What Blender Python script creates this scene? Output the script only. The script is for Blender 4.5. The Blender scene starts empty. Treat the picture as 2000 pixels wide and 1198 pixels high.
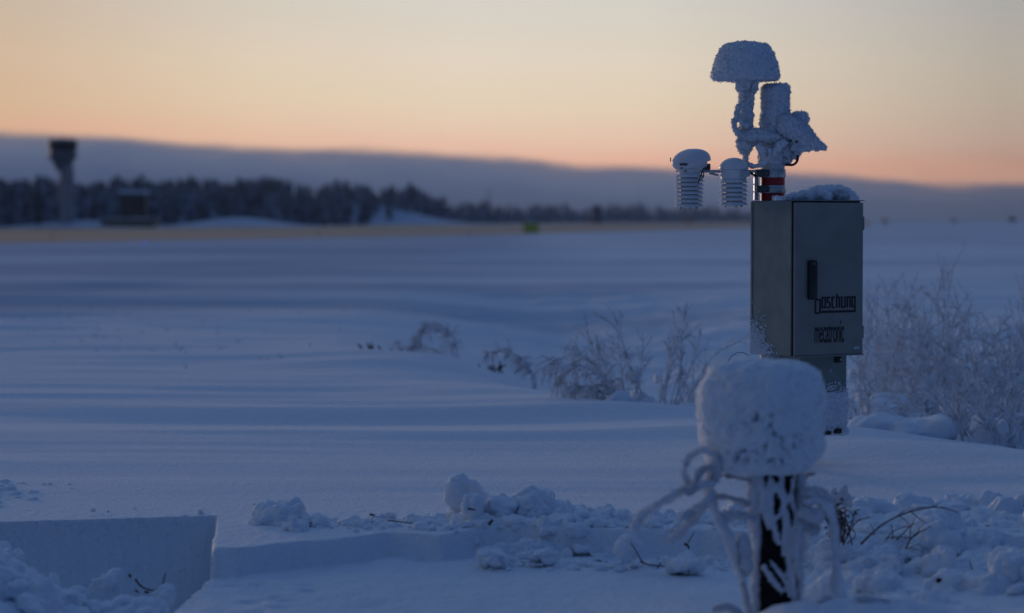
import bpy, bmesh, math, random
import numpy as np
from mathutils import Vector, Matrix
random.seed(7); RNG = np.random.default_rng(7)
S = bpy.context.scene
COL = S.collection
R = math.radians

# ------------------------------------------------------------------ camera
F = 4722.0                      # focal length in photograph pixels (85 mm on 36 mm over 2000 px)
EYE = 1.25
PITCH = math.atan(169 / F)
FOCUS = 12.2
cam_d = bpy.data.cameras.new('camera'); cam = bpy.data.objects.new('camera', cam_d); COL.objects.link(cam)
cam.location = (0, 0, EYE); cam.rotation_euler = (math.pi / 2 - PITCH, 0, 0)
cam_d.lens = 85; cam_d.sensor_width = 36; cam_d.clip_start = .1; cam_d.clip_end = 20000
cam_d.dof.use_dof = True; cam_d.dof.focus_distance = 11.75; cam_d.dof.aperture_fstop = 2.05; cam_d.dof.aperture_blades = 0
S.camera = cam
S.view_settings.view_transform = 'Standard'; S.view_settings.look = 'None'
S.view_settings.exposure = 0; S.view_settings.gamma = 1
S.cycles.use_denoising = True
S.cycles.max_bounces = 6; S.cycles.diffuse_bounces = 3

# ------------------------------------------------------------------ world: dusk sky with a cloud bank low on the horizon
def srgb(r, g, b):
    f = lambda c: (c / 255 / 12.92) if c <= 10 else ((c / 255 + .055) / 1.055) ** 2.4
    return (f(r), f(g), f(b), 1)
W = bpy.data.worlds.new('World'); S.world = W; W.use_nodes = True
N = W.node_tree.nodes; L = W.node_tree.links; N.clear()
def math_node(op, a, b=None, c=None, nodes=N, links=L, clamp=False):
    n = nodes.new('ShaderNodeMath'); n.operation = op; n.use_clamp = clamp
    for i, v in enumerate((a, b, c)):
        if v is None: continue
        if isinstance(v, (int, float)): n.inputs[i].default_value = v
        else: links.new(v, n.inputs[i])
    return n.outputs[0]
def ramp(fac, stops, nodes=N, links=L, interp='LINEAR'):
    n = nodes.new('ShaderNodeValToRGB'); cr = n.color_ramp; cr.interpolation = interp
    while len(cr.elements) > 1: cr.elements.remove(cr.elements[-1])
    for i, (p, c) in enumerate(stops):
        if isinstance(c, (int, float)): c = (c, c, c, 1)
        e = cr.elements[0] if i == 0 else cr.elements.new(p)
        e.position = p; e.color = c
    links.new(fac, n.inputs[0]); return n.outputs[0]
def mixc(fac, a, b, nodes=N, links=L):
    n = nodes.new('ShaderNodeMix'); n.data_type = 'RGBA'
    for s, v in ((n.inputs[0], fac), (n.inputs[6], a), (n.inputs[7], b)):
        if isinstance(v, (int, float, tuple)): s.default_value = v
        else: links.new(v, s)
    return n.outputs[2]
tc = N.new('ShaderNodeTexCoord'); sep = N.new('ShaderNodeSeparateXYZ'); L.new(tc.outputs['Generated'], sep.inputs[0])
sx, sy, sz = sep.outputs
az = math_node('ARCTAN2', sx, sy)                     # 0 towards +Y
el = math_node('ARCSINE', sz)
# sky on the sunset side: stops over sqrt(elevation / 90 deg)
eln = math_node('SQRT', math_node('DIVIDE', math_node('MAXIMUM', el, 0.0), math.pi / 2))
def E(px_y): return math.sqrt(max(0, (430 - px_y) / F) / (math.pi / 2))
def El(deg): return math.sqrt(deg / 90)
glow_sky = ramp(eln, [(0, srgb(228, 170, 140)), (E(325), srgb(233, 180, 153)), (E(285), srgb(231, 194, 170)), (E(200), srgb(225, 205, 180)),
    (E(120), srgb(221, 207, 188)), (E(0), srgb(208, 203, 194)), (El(9), srgb(180, 184, 188)), (El(16), srgb(142, 158, 180)),
    (El(30), srgb(106, 135, 177)), (El(55), srgb(83, 116, 168)), (1, srgb(75, 108, 162))])
anti_sky = ramp(eln, [(0, srgb(38, 54, 88)), (El(6), srgb(44, 62, 98)), (El(20), srgb(54, 80, 126)), (El(50), srgb(73, 105, 158)), (1, srgb(75, 108, 162))])
GA = -0.35
caz = math_node('COSINE', math_node('SUBTRACT', az, GA))
gf = N.new('ShaderNodeMapRange'); gf.interpolation_type = 'SMOOTHSTEP'
gf.inputs[1].default_value = -.25; gf.inputs[2].default_value = .8; L.new(caz, gf.inputs[0])
sky = mixc(gf.outputs[0], anti_sky, glow_sky)
# brightness falls off towards both ends of the glow
azn = N.new('ShaderNodeMapRange'); azn.inputs[1].default_value = -.26; azn.inputs[2].default_value = .26; L.new(az, azn.inputs[0])
def A(px): return ((px - 1000) / F + .26) / .52
SG = 1.115
side = ramp(azn.outputs[0], [(A(p), (SG * r_, SG * g_, SG * b_, 1)) for p, r_, g_, b_ in ((-100, .84, .70, .58), (100, .88, .76, .67), (500, .97, .93, .88), (900, 1, 1, 1), (1250, .97, .98, .98), (1600, .82, .83, .85), (1950, .60, .62, .655))])
mul = N.new('ShaderNodeMix'); mul.data_type = 'RGBA'; mul.blend_type = 'MULTIPLY'; mul.inputs[0].default_value = 1
L.new(sky, mul.inputs[6]); L.new(side, mul.inputs[7]); sky = mul.outputs[2]
# cloud bank
edge_pts = [(-100, 258), (0, 263), (120, 267), (200, 270), (300, 277), (400, 284), (520, 290), (680, 296), (800, 299), (900, 302), (1000, 309), (1080, 321), (1200, 327), (1330, 330), (1500, 337), (1620, 344), (1700, 350), (1790, 360), (2000, 363), (2100, 366)]
edge = ramp(azn.outputs[0], [(A(p), (430 - y) / F * 20) for p, y in edge_pts])
edge = math_node('DIVIDE', edge, 20.0)
cmb = N.new('ShaderNodeCombineXYZ'); L.new(math_node('MULTIPLY', az, 26.0), cmb.inputs[0]); L.new(math_node('MULTIPLY', el, 120.0), cmb.inputs[1])
nz = N.new('ShaderNodeTexNoise'); nz.inputs['Scale'].default_value = 1.0; nz.inputs['Detail'].default_value = 5; L.new(cmb.outputs[0], nz.inputs['Vector'])
edge = math_node('ADD', edge, math_node('MULTIPLY', math_node('SUBTRACT', nz.outputs[0], .5), .0060))
dep = math_node('SUBTRACT', edge, el)
rim = ramp(math_node('DIVIDE', math_node('MULTIPLY', dep, -1.0), .012, clamp=True), [(0, 1.0), (.35, .75), (1, 0.0)])
rimn = math_node('MULTIPLY', rim, math_node('MULTIPLY', nz.outputs[0], 1.3, clamp=True))
sky = mixc(math_node('MULTIPLY', rimn, math_node('MULTIPLY', gf.outputs[0], .4)), sky, srgb(240, 184, 160))               # depth below the edge, radians
cm = N.new('ShaderNodeMapRange'); cm.interpolation_type = 'SMOOTHSTEP'; cm.inputs[1].default_value = -.0024; cm.inputs[2].default_value = .0024; L.new(dep, cm.inputs[0])
dn = math_node('ADD', math_node('MULTIPLY', dep, 1 / .05), math_node('MULTIPLY', math_node('SUBTRACT', nz.outputs[0], .5), .12))
cloud_l = ramp(dn, [(0, srgb(122, 120, 134)), (.12, srgb(96, 107, 134)), (.28, srgb(78, 92, 124)), (.55, srgb(64, 77, 110)), (1, srgb(60, 72, 100))])
cloud_r = ramp(dn, [(0, srgb(122, 118, 134)), (.10, srgb(102, 110, 136)), (.25, srgb(88, 102, 132)), (.5, srgb(80, 90, 115)), (1, srgb(80, 90, 115))])
lr = ramp(azn.outputs[0], [(A(300), 0.0), (A(1100), .8), (A(1500), 1.0)])
rdim = ramp(azn.outputs[0], [(A(1500), 1.0), (A(2000), .78)])
cl = mixc(lr, cloud_l, cloud_r)
m2 = N.new('ShaderNodeMix'); m2.data_type = 'RGBA'; m2.blend_type = 'MULTIPLY'; m2.inputs[0].default_value = 1
L.new(cl, m2.inputs[6]); L.new(rdim, m2.inputs[7]); cl = m2.outputs[2]
sky = mixc(cm.outputs[0], sky, cl)
bg = N.new('ShaderNodeBackground'); L.new(sky, bg.inputs[0]); bg.inputs[1].default_value = 1.0
wo = N.new('ShaderNodeOutputWorld'); L.new(bg.outputs[0], wo.inputs[0])

# ------------------------------------------------------------------ last light of the sun, just over the horizon behind the cloud
sd = bpy.data.lights.new('sun', 'SUN'); sun = bpy.data.objects.new('sun', sd); COL.objects.link(sun)
sd.energy = .95; sd.angle = R(8); sd.color = (1.0, .74, .64)
SUN_AZ, SUN_EL = R(-27), R(2.0)
v = Vector((math.sin(SUN_AZ) * math.cos(SUN_EL), math.cos(SUN_AZ) * math.cos(SUN_EL), math.sin(SUN_EL)))
sun.rotation_euler = v.to_track_quat('Z', 'Y').to_euler(); sun.location = (0, 0, 30)

# ------------------------------------------------------------------ helpers
def P(px, py, Y):
    "world point at distance Y seen at photograph pixel (px, py)"
    s, c = math.sin(PITCH), math.cos(PITCH); u = (599 - py) / F
    dy = c + u * s; t = Y / dy
    return Vector(((px - 1000) / F * t, Y, EYE + (u * c - s) * t))
def hash3(i, j, k):
    h = (i * 374761393 + j * 668265263 + k * 2147483647 * 3) & 0xffffffff
    h = ((h ^ (h >> 13)) * 1274126177) & 0xffffffff
    h = (h ^ (h >> 16)) * 2246822519 & 0xffffffff
    return ((h ^ (h >> 15)) & 0xffffff) / float(0xffffff)
def vnoise(x, y, z=0.0):
    x = np.asarray(x, float); y = np.asarray(y, float); z = np.zeros_like(x) + z
    xi = np.floor(x).astype(np.int64); yi = np.floor(y).astype(np.int64); zi = np.floor(z).astype(np.int64)
    fx, fy, fz = x - xi, y - yi, z - zi
    fx, fy, fz = (f * f * f * (f * (f * 6 - 15) + 10) for f in (fx, fy, fz))
    r = 0
    for a in (0, 1):
        for b in (0, 1):
            for c in (0, 1):
                r = r + hash3(xi + a, yi + b, zi + c) * (fx if a else 1 - fx) * (fy if b else 1 - fy) * (fz if c else 1 - fz)
    return r * 2 - 1
def fbm(x, y, z=0.0, o=4):
    r = 0; a = 1; n = 0
    for i in range(o):
        r = r + a * vnoise(x * 2 ** i + 17 * i, y * 2 ** i - 31 * i, z * 2 ** i + 7 * i); n += a; a *= .5
    return r / n
def sst(a, b, x):
    t = np.clip((x - a) / (b - a), 0, 1); return t * t * (3 - 2 * t)

class MB:
    "collects vertices and faces in world coordinates"
    def __init__(s): s.v = []; s.f = []
    def add(s, vs, fs):
        n = len(s.v); s.v.extend(tuple(q) for q in vs); s.f.extend(tuple(i + n for i in q) for q in fs); return s
    def box(s, c, d, rot=None, bev=0):
        bm = bmesh.new(); bmesh.ops.create_cube(bm, size=1)
        for q in bm.verts: q.co = Vector((q.co.x * d[0], q.co.y * d[1], q.co.z * d[2]))
        if bev: bmesh.ops.bevel(bm, geom=bm.edges[:], offset=bev, segments=2, profile=.5, affect='EDGES')
        M = (rot.to_4x4() if rot else Matrix()); c = Vector(c)
        s.add([M @ q.co + c for q in bm.verts], [[q.index for q in f.verts] for f in bm.faces]); bm.free(); return s
    def lathe(s, cx, cy, prof, n=32, sx=1, sy=1, close=True):
        vs = [(cx + r * sx * math.cos(2 * math.pi * i / n), cy + r * sy * math.sin(2 * math.pi * i / n), z) for r, z in prof for i in range(n)]
        fs = [(k * n + i, k * n + (i + 1) % n, (k + 1) * n + (i + 1) % n, (k + 1) * n + i) for k in range(len(prof) - 1) for i in range(n)]
        if close:
            fs.append(tuple(range(n))[::-1]); fs.append(tuple((len(prof) - 1) * n + i for i in range(n)))
        if prof[0][1] > prof[-1][1]: fs = [f[::-1] for f in fs]
        return s.add(vs, fs)
    def tube(s, pts, rad, n=8):
        pts = [Vector(p) for p in pts]; m = len(pts)
        if isinstance(rad, (int, float)): rad = [rad] * m
        vs = []; up = Vector((.13, .2, .97))
        for i, p in enumerate(pts):
            t = (pts[min(i + 1, m - 1)] - pts[max(i - 1, 0)])
            t = t.normalized() if t.length > 1e-9 else Vector((0, 0, 1))
            a = t.cross(up); a = a.normalized() if a.length > 1e-3 else t.cross(Vector((1, 0, 0))).normalized()
            b = t.cross(a)
            vs += [p + (a * math.cos(2 * math.pi * k / n) + b * math.sin(2 * math.pi * k / n)) * rad[i] for k in range(n)]
        fs = [(i * n + k, i * n + (k + 1) % n, (i + 1) * n + (k + 1) % n, (i + 1) * n + k) for i in range(m - 1) for k in range(n)]
        fs += [tuple(range(n))[::-1], tuple((m - 1) * n + k for k in range(n))]
        return s.add(vs, fs)
    def arrays(s): return np.array(s.v, float).reshape(-1, 3), s.f

def smooth_path(pts, n=6):
    "Catmull-Rom through points"
    pts = [Vector(p) for p in pts]; q = [pts[0] * 2 - pts[1]] + pts + [pts[-1] * 2 - pts[-2]]; out = []
    for i in range(1, len(q) - 2):
        a, b, c, d = q[i - 1:i + 3]
        for k in range(n):
            t = k / n
            out.append(.5 * ((2 * b) + (c - a) * t + (2 * a - 5 * b + 4 * c - d) * t * t + (3 * b - a - 3 * c + d) * t ** 3))
    return out + [pts[-1]]

def mesh_np(name, V, Fc, smooth=False):
    me = bpy.data.meshes.new(name)
    if isinstance(Fc, np.ndarray):
        V = np.ascontiguousarray(V, dtype=np.float32); k = Fc.shape[1]
        me.vertices.add(len(V)); me.vertices.foreach_set('co', V.ravel())
        me.loops.add(Fc.size); me.loops.foreach_set('vertex_index', Fc.ravel().astype(np.int32))
        me.polygons.add(len(Fc)); me.polygons.foreach_set('loop_start', np.arange(0, Fc.size, k, dtype=np.int32))
        me.update(calc_edges=True)
    else:
        me.from_pydata([tuple(q) for q in V], [], Fc)
    me.validate()
    if smooth: me.polygons.foreach_set('use_smooth', [True] * len(me.polygons))
    me.update(); return me
def put(name, me, mat, parent=None, origin=None):
    "me in world coordinates; parent's origin (a thing's base) is taken off"
    o = bpy.data.objects.new(name, me); COL.objects.link(o); me.materials.clear(); me.materials.append(mat)
    if parent is not None:
        org = Vector(parent['_o']); me.transform(Matrix.Translation(-org)); o.parent = parent; o['_o'] = tuple(org)
    elif origin is not None:
        me.transform(Matrix.Translation(-Vector(origin))); o.location = origin; o['_o'] = tuple(origin)
    return o
def part(name, mb, mat, parent, smooth=False, label=None):
    me = mesh_np(name, *mb.arrays(), smooth=smooth) if isinstance(mb, MB) else mb
    if smooth: me.set_sharp_from_angle(angle=R(38))
    o = put(name, me, mat, parent)
    if label: o['label'] = label
    return o
def thing(name, loc, label, cat, group=None):
    o = bpy.data.objects.new(name, None); COL.objects.link(o); o.empty_display_size = .2
    o.location = loc; o['_o'] = tuple(loc); o['label'] = label; o['category'] = cat
    if group: o['group'] = group
    return o
def tag(o, label, cat, group=None, kind=None):
    o['label'] = label; o['category'] = cat
    if group: o['group'] = group
    if kind: o['kind'] = kind
    return o

def evaluated(me, mods):
    o = bpy.data.objects.new('tmp', me); COL.objects.link(o)
    for t, kw in mods:
        m = o.modifiers.new(t, t)
        for k, v in kw.items(): setattr(m, k, v)
    dg = bpy.context.evaluated_depsgraph_get(); dg.update()
    out = bpy.data.meshes.new_from_object(o.evaluated_get(dg))
    bpy.data.objects.remove(o); return out
def tri_arrays(me):
    V = np.empty(len(me.vertices) * 3, np.float32); me.vertices.foreach_get('co', V); V = V.reshape(-1, 3)
    Nn = np.empty(len(me.vertices) * 3, np.float32); me.vertices.foreach_get('normal', Nn); Nn = Nn.reshape(-1, 3)
    return V, Nn
def rime(mb, voxel=.005, octs=((.02, .006), (.007, .003)), spikes=0, slen=.008, srad=.0022, smooth_it=2, seed=0, mask=None, soft=True, billow=False):
    """fuses the shapes, roughens them with noise and grows ice needles on the surface"""
    me = mesh_np('r', *mb.arrays()) if isinstance(mb, MB) else mb
    mods = [('REMESH', dict(mode='VOXEL', voxel_size=voxel))]
    if smooth_it: mods.append(('SMOOTH', dict(iterations=smooth_it, factor=.5)))
    me = evaluated(me, mods)
    V, Nn = tri_arrays(me)
    d = np.zeros(len(V))
    for sc, amp in octs:
        n = fbm(V[:, 0] / sc + seed, V[:, 1] / sc, V[:, 2] / sc, 2)
        d += amp * ((np.minimum(np.abs(n) * 2.6, 1) - .55) if billow else n)
    if mask is not None: d = mask(V, Nn, d)
    V = V + Nn * d[:, None]
    me.vertices.foreach_set('co', V.astype(np.float32).ravel()); me.update()
    me.polygons.foreach_set('use_smooth', [soft] * len(me.polygons))
    if spikes:
        idx = RNG.integers(0, len(V), spikes); b = V[idx]; n = Nn[idx] + RNG.normal(0, .45, (spikes, 3)); n /= np.linalg.norm(n, axis=1)[:, None]
        t = np.cross(n, RNG.normal(0, 1, (spikes, 3))); t /= np.linalg.norm(t, axis=1)[:, None] + 1e-9; u = np.cross(n, t)
        ln = slen * RNG.uniform(.35, 1.3, spikes)[:, None]; r = srad * RNG.uniform(.6, 1.3, spikes)[:, None]
        b = b - n * srad
        q = [b + t * r, b - t * r * .5 + u * r * .87, b - t * r * .5 - u * r * .87, b + n * ln]
        SV = np.stack(q, 1).reshape(-1, 3); k = np.arange(spikes)[:, None] * 4
        SF = np.concatenate([k + [0, 1, 3], k + [1, 2, 3], k + [2, 0, 3]])
        sm = mesh_np('s', SV, SF); bm = bmesh.new(); bm.from_mesh(me); bm.from_mesh(sm); bm.to_mesh(me); bm.free(); bpy.data.meshes.remove(sm)
    return me

# ------------------------------------------------------------------ materials
MATS = {}
def material(name, color, rough=.6, metal=0, bump=None, color2=None, cscale=8, cramp=(.4, .6), spec=None, sss=0, emit=None, island=None, coat=0):
    m = bpy.data.materials.new(name); m.use_nodes = True; n = m.node_tree.nodes; l = m.node_tree.links; b = n['Principled BSDF']
    b.inputs['Base Color'].default_value = (*color, 1); b.inputs['Roughness'].default_value = rough; b.inputs['Metallic'].default_value = metal
    if spec is not None: b.inputs['Specular IOR Level'].default_value = spec
    if sss: b.inputs['Subsurface Weight'].default_value = sss; b.inputs['Subsurface Radius'].default_value = (.4, .6, 1.0); b.inputs['Subsurface Scale'].default_value = .02
    if coat: b.inputs['Coat Weight'].default_value = coat
    tcn = n.new('ShaderNodeTexCoord')
    if color2 is not None:
        t = n.new('ShaderNodeTexNoise'); t.inputs['Scale'].default_value = cscale; t.inputs['Detail'].default_value = 6; l.new(tcn.outputs['Object'], t.inputs['Vector'])
        c = ramp(t.outputs[0], [(cramp[0], (*color, 1)), (cramp[1], (*color2, 1))], n, l); l.new(c, b.inputs['Base Color'])
    if island is not None:
        g = n.new('ShaderNodeNewGeometry'); c = ramp(g.outputs['Random Per Island'], island, n, l); l.new(c, b.inputs['Base Color'])
    if emit: b.inputs['Emission Color'].default_value = (*emit[0], 1); b.inputs['Emission Strength'].default_value = emit[1]
    if bump:
        prev = None
        for sc, st, dist in bump:
            t = n.new('ShaderNodeTexNoise'); t.inputs['Scale'].default_value = sc; t.inputs['Detail'].default_value = 4; l.new(tcn.outputs['Object'], t.inputs['Vector'])
            bp = n.new('ShaderNodeBump'); bp.inputs['Strength'].default_value = st; bp.inputs['Distance'].default_value = dist; l.new(t.outputs[0], bp.inputs['Height'])
            if prev: l.new(prev, bp.inputs['Normal'])
            prev = bp.outputs[0]
        l.new(prev, b.inputs['Normal'])
    MATS[name] = m; return m
SNOW = (.80, .865, .935)
m_snow = material('field_snow', SNOW, .75, bump=[(55, .9, .012), (16, .5, .02)], spec=.25)
m_lump = material('loose_snow', SNOW, .8, bump=[(140, .6, .003), (35, .5, .006)], spec=.2, sss=.25)
m_rime = material('rime_ice', (.78, .83, .9), .7, bump=[(260, .7, .002)], spec=.3)
m_rime_dirty = material('thin_rime', (.66, .7, .76), .7, color2=(.2, .22, .25), cscale=60, cramp=(.5, .68), bump=[(200, .7, .002)])
m_paint = material('grey_green_paint', (.225, .262, .245), .5, color2=(.18, .22, .205), cscale=9, bump=[(120, .08, .001)])
m_door = material('grey_door_paint', (.245, .25, .225), .5, color2=(.21, .22, .20), cscale=6, bump=[(120, .08, .001)])
m_gasket = material('black_rubber', (.01, .01, .012), .6)
m_black = material('black_plastic', (.012, .012, .014), .38)
m_ink = material('black_lettering', (.012, .012, .014), .5)
m_white = material('white_plastic', (.80, .80, .82), .38, color2=(.72, .73, .76), cscale=14, coat=.1)
m_steel = material('galvanised_steel', (.55, .6, .6), .42, .75, color2=(.42, .48, .5), cscale=40)
m_mast = material('white_painted_mast', (.62, .66, .68), .6, color2=(.5, .54, .57), cscale=20)
m_red = material('red_reflective_band', (.42, .015, .02), .45, color2=(.30, .01, .015), cscale=25)
m_dark = material('dark_grey_metal', (.06, .065, .07), .5)
m_post = material('dark_weathered_post', (.022, .022, .024), .9, color2=(.012, .012, .013), cscale=20, bump=[(50, .5, .004)], spec=.05)
m_bark = material('frosted_bark', (.055, .028, .02), .8, color2=(.16, .1, .09), cscale=50)
m_sticker = material('pale_sticker', (.35, .5, .52), .5)
m_frost_twig = material('frosted_twig', (.74, .79, .86), .8, color2=(.36, .38, .42), cscale=14, cramp=(.44, .66))
m_forest = material('frosted_conifers', (.035, .045, .055), .9, color2=(.36, .41, .48), cscale=.22, cramp=(.40, .66))
m_tree = material('dark_conifer', (.02, .026, .028), .9, color2=(.12, .14, .16), cscale=.5, cramp=(.5, .7))
m_concrete = material('tower_concrete', (.46, .42, .42), .8, color2=(.38, .34, .34), cscale=.3)
m_glass = material('dark_window_glass', (.01, .014, .018), .55, spec=.2)
m_towerd = material('dark_cladding', (.12, .145, .17), .6)
m_build = material('brown_cladding', (.09, .06, .05), .8, color2=(.06, .045, .04), cscale=.4)
m_green = material('green_fascia', (.025, .07, .05), .7)
m_ochre = material('ochre_wall', (.22, .18, .08), .8)
m_yellow = material('yellow_green_sign', (.52, .54, .05), .5)
m_orange = material('orange_marker', (.55, .22, .04), .6)

# ------------------------------------------------------------------ the snow field
STEP_PTS = [(-1.35, 9.25), (-1.05, 9.19), (-.74, 9.42), (-.5, 9.68), (-.28, 9.55), (-.12, 9.74), (.3, 9.7), (.8, 9.62), (1.4, 9.5), (3.0, 9.3), (6, 9.3)]
def height(x, Y, detail=True):
    x = np.asarray(x, float); Y = np.asarray(Y, float)
    z = -2.0 * sst(28, 340, Y)
    def band(a, b): return sst(a[0], a[1], Y) * (1 - sst(b[0], b[1], Y))
    n1 = .013 * fbm(x / 3.2, Y / .42, 1.0, 2) * (1 - sst(25, 45, Y)) * sst(10.2, 11.5, Y)
    n2 = .066 * (1 - 2 * np.sqrt(fbm(x / 7.5, Y / 1.5, 2.0, 3) ** 2 + .012)) * (1 + .5 * fbm(x / 9., Y / 5., 12.0, 2)) * sst(11, 15, Y) * (1 - sst(60, 110, Y))
    n3 = .11 * fbm(x / 22., Y / 4.5, 3.0, 3) * sst(20, 32, Y) * (1 - sst(200, 320, Y))
    n4 = .34 * fbm(x / 60., Y / 18., 4.0, 2) * sst(50, 90, Y) * (1 - sst(260, 330, Y))
    z = z + n1 + n2 + n3 + n4
    # shallow ditch with the bushes, beyond a straight crest
    s = (Y - (16.7 - 1.72 * x)) / 1.99
    wd = sst(-2.0, .8, x)
    z = z + wd * (.035 * np.exp(-(s / .8) ** 2) - .30 * sst(0, 2.6, s) * (1 - sst(7, 16, s)))
    z = z + wd * sst(.3, 2, s) * (1 - sst(9, 16, s)) * .10 * fbm(x / .7, Y / .8, 5.0, 3)
    # hump under the left bushes
    z = z + .13 * np.exp(-((x + .55) / 1.2) ** 2 - ((Y - 21.3) / 1.5) ** 2)
    # dug area: step down to the near shelf and the pit on the left
    ys = np.interp(x, [p[0] for p in STEP_PTS], [p[1] for p in STEP_PTS]) + .06 * fbm(x / .22, Y * 0 + 2, 0, 4)
    near = 1 - sst(ys - .045, ys, Y + .012 * fbm(x / .05, z * 0 + Y / .05, 9.0, 2))
    z = z - (.105 + .015 * fbm(x / .5, Y / .4, 6.0, 3)) * near + near * .008 * fbm(x / .12, Y / .16, 16.0, 3)
    z = z + near * (.0035 * fbm(x / .03, Y / .05, 8.0, 3)) + (1 - sst(10.2, 10.8, Y)) * .0022 * fbm(x / .03, Y / .05, 18.0, 2)
    yf = 9.97 + (x + 2.11) * .247 + .012 * fbm(x / .3, x * 0, 3.3, 3)
    pit = (1 - sst(yf - .02, yf, Y)) * (1 - sst(-.012, .012, x + .012 * fbm(Y / .25, Y * 0, 1.3, 3) - np.interp(Y, [6, 8.3, 9.16, 10.2, 12], [-1.3, -1.19, -1.15, -1.265, -1.4])))
    floor = -.55 + .37 * (1 - sst(8.7, 9.75, Y)) + .03 * fbm(x / .2, Y / .2, 2.2, 3)
    floor = floor + .26 * sst(-1.45, -2.1, x) * (1 - sst(9.3, 9.65, Y))
    z = z * (1 - pit) + floor * pit
    # low bank thrown up on the right and near the camera
    z = z + .015 * np.exp(-((Y - 10.0) / .5) ** 2) * sst(-.6, .2, x)
    z = z + .135 * np.exp(-((x - 1.15) / .66) ** 2 - ((Y - 7.6) / .4) ** 2) * (1 + .25 * fbm(x / .15, Y / .15, 4.4, 3))
    z = z + .05 * np.exp(-((x - 2.1) / .7) ** 2 - ((Y - 8.4) / .7) ** 2)
    for dx, dy, r, a in DIMPLES:
        z = z - a * np.exp(-((x - dx) / r) ** 2 - ((Y - dy) / (r * .8)) ** 2)
    # far hills
    z = z + 15 * np.exp(-((x + 105) / 48) ** 2 - ((Y - 1680) / 60) ** 2)
    z = z + 4.6 * np.exp(-((x + 128) / 24) ** 2 - ((Y - 1130) / 30) ** 2)
    z = z + 3.2 * np.exp(-((x + 175) / 28) ** 2 - ((Y - 1010) / 22) ** 2)
    return z
def GP(px, py, z=-.1):
    "ground point seen at a pixel when the ground is at height z"
    d = P(px, py, 10) - Vector((0, 0, EYE)); t = (z - EYE) / d.z
    return (d.x * t, d.y * t)
DIMPLES = [(*GP(px, py), .03 + .01 * random.random(), .022) for px, py in
           ((485, 1168), (535, 1158), (560, 1166), (500, 1190), (590, 1140), (505, 1138), (455, 1138), (545, 1180), (1150, 1196), (600, 1150))]
def H(x, Y): return float(height(np.array([x]), np.array([Y]))[0])

rows = list(np.arange(6.0, 12.0, .015)); y = 12.0
while y < 9000: y += max(.02, (y * y) / 5902 * 1.1 if y < 60 else y * .011) if y < 60 else y * .011; rows.append(y)
back = [-4000, -1500, -500, -150, -50, -15, -4, 0, 2, 3.5, 4.5, 5, 5.4, 5.7, 5.85, 5.95]
rows = np.array(back + rows)
nd = 470
ud = np.linspace(-1, 1, nd); ext = np.array([1.03, 1.08, 1.16, 1.3, 1.6, 2.2, 3.2, 5, 9, 18, 40, 100, 250, 700])
U = np.concatenate([-ext[::-1], ud, ext])
half = .245 * np.maximum(rows, 6) + .25
X = U[None, :] * half[:, None]; X = np.clip(X, -9000, 9000)
X[:, 0] = -9000; X[:, -1] = 9000
YY = np.repeat(rows[:, None], len(U), 1)
Z = height(X, YY)
V = np.stack([X, YY, Z], -1).reshape(-1, 3); nr, nc = X.shape
i = (np.arange(nr - 1)[:, None] * nc + np.arange(nc - 1)[None, :]).ravel()
Fq = np.stack([i, i + 1, i + nc + 1, i + nc], 1)
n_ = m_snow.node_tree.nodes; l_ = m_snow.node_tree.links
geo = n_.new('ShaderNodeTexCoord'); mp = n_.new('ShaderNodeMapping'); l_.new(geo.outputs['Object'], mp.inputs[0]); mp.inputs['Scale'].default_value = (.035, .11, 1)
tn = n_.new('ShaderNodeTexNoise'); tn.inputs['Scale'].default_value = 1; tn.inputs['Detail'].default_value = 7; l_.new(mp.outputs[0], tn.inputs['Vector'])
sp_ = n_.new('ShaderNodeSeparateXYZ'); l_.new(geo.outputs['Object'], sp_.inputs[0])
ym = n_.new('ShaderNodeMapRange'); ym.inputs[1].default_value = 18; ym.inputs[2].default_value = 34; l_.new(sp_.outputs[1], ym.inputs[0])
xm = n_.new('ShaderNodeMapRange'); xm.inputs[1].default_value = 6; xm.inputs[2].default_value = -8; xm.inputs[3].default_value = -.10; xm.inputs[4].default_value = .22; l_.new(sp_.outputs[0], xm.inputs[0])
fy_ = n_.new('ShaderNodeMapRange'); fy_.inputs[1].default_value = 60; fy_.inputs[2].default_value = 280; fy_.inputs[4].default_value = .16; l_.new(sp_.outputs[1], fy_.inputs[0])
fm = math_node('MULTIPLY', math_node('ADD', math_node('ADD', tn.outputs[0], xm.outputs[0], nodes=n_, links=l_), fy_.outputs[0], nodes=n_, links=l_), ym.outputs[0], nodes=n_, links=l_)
l_.new(ramp(fm, [(.40, (*SNOW, 1)), (.72, (.43, .53, .66, 1))], n_, l_), n_['Principled BSDF'].inputs['Base Color'])   # shade of the far and left field put into the snow colour, in patches
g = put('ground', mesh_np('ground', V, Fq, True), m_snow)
tag(g, 'snow covered airfield ground with wind ripples, a cut step and a dug pit', 'ground', kind='structure')

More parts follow.
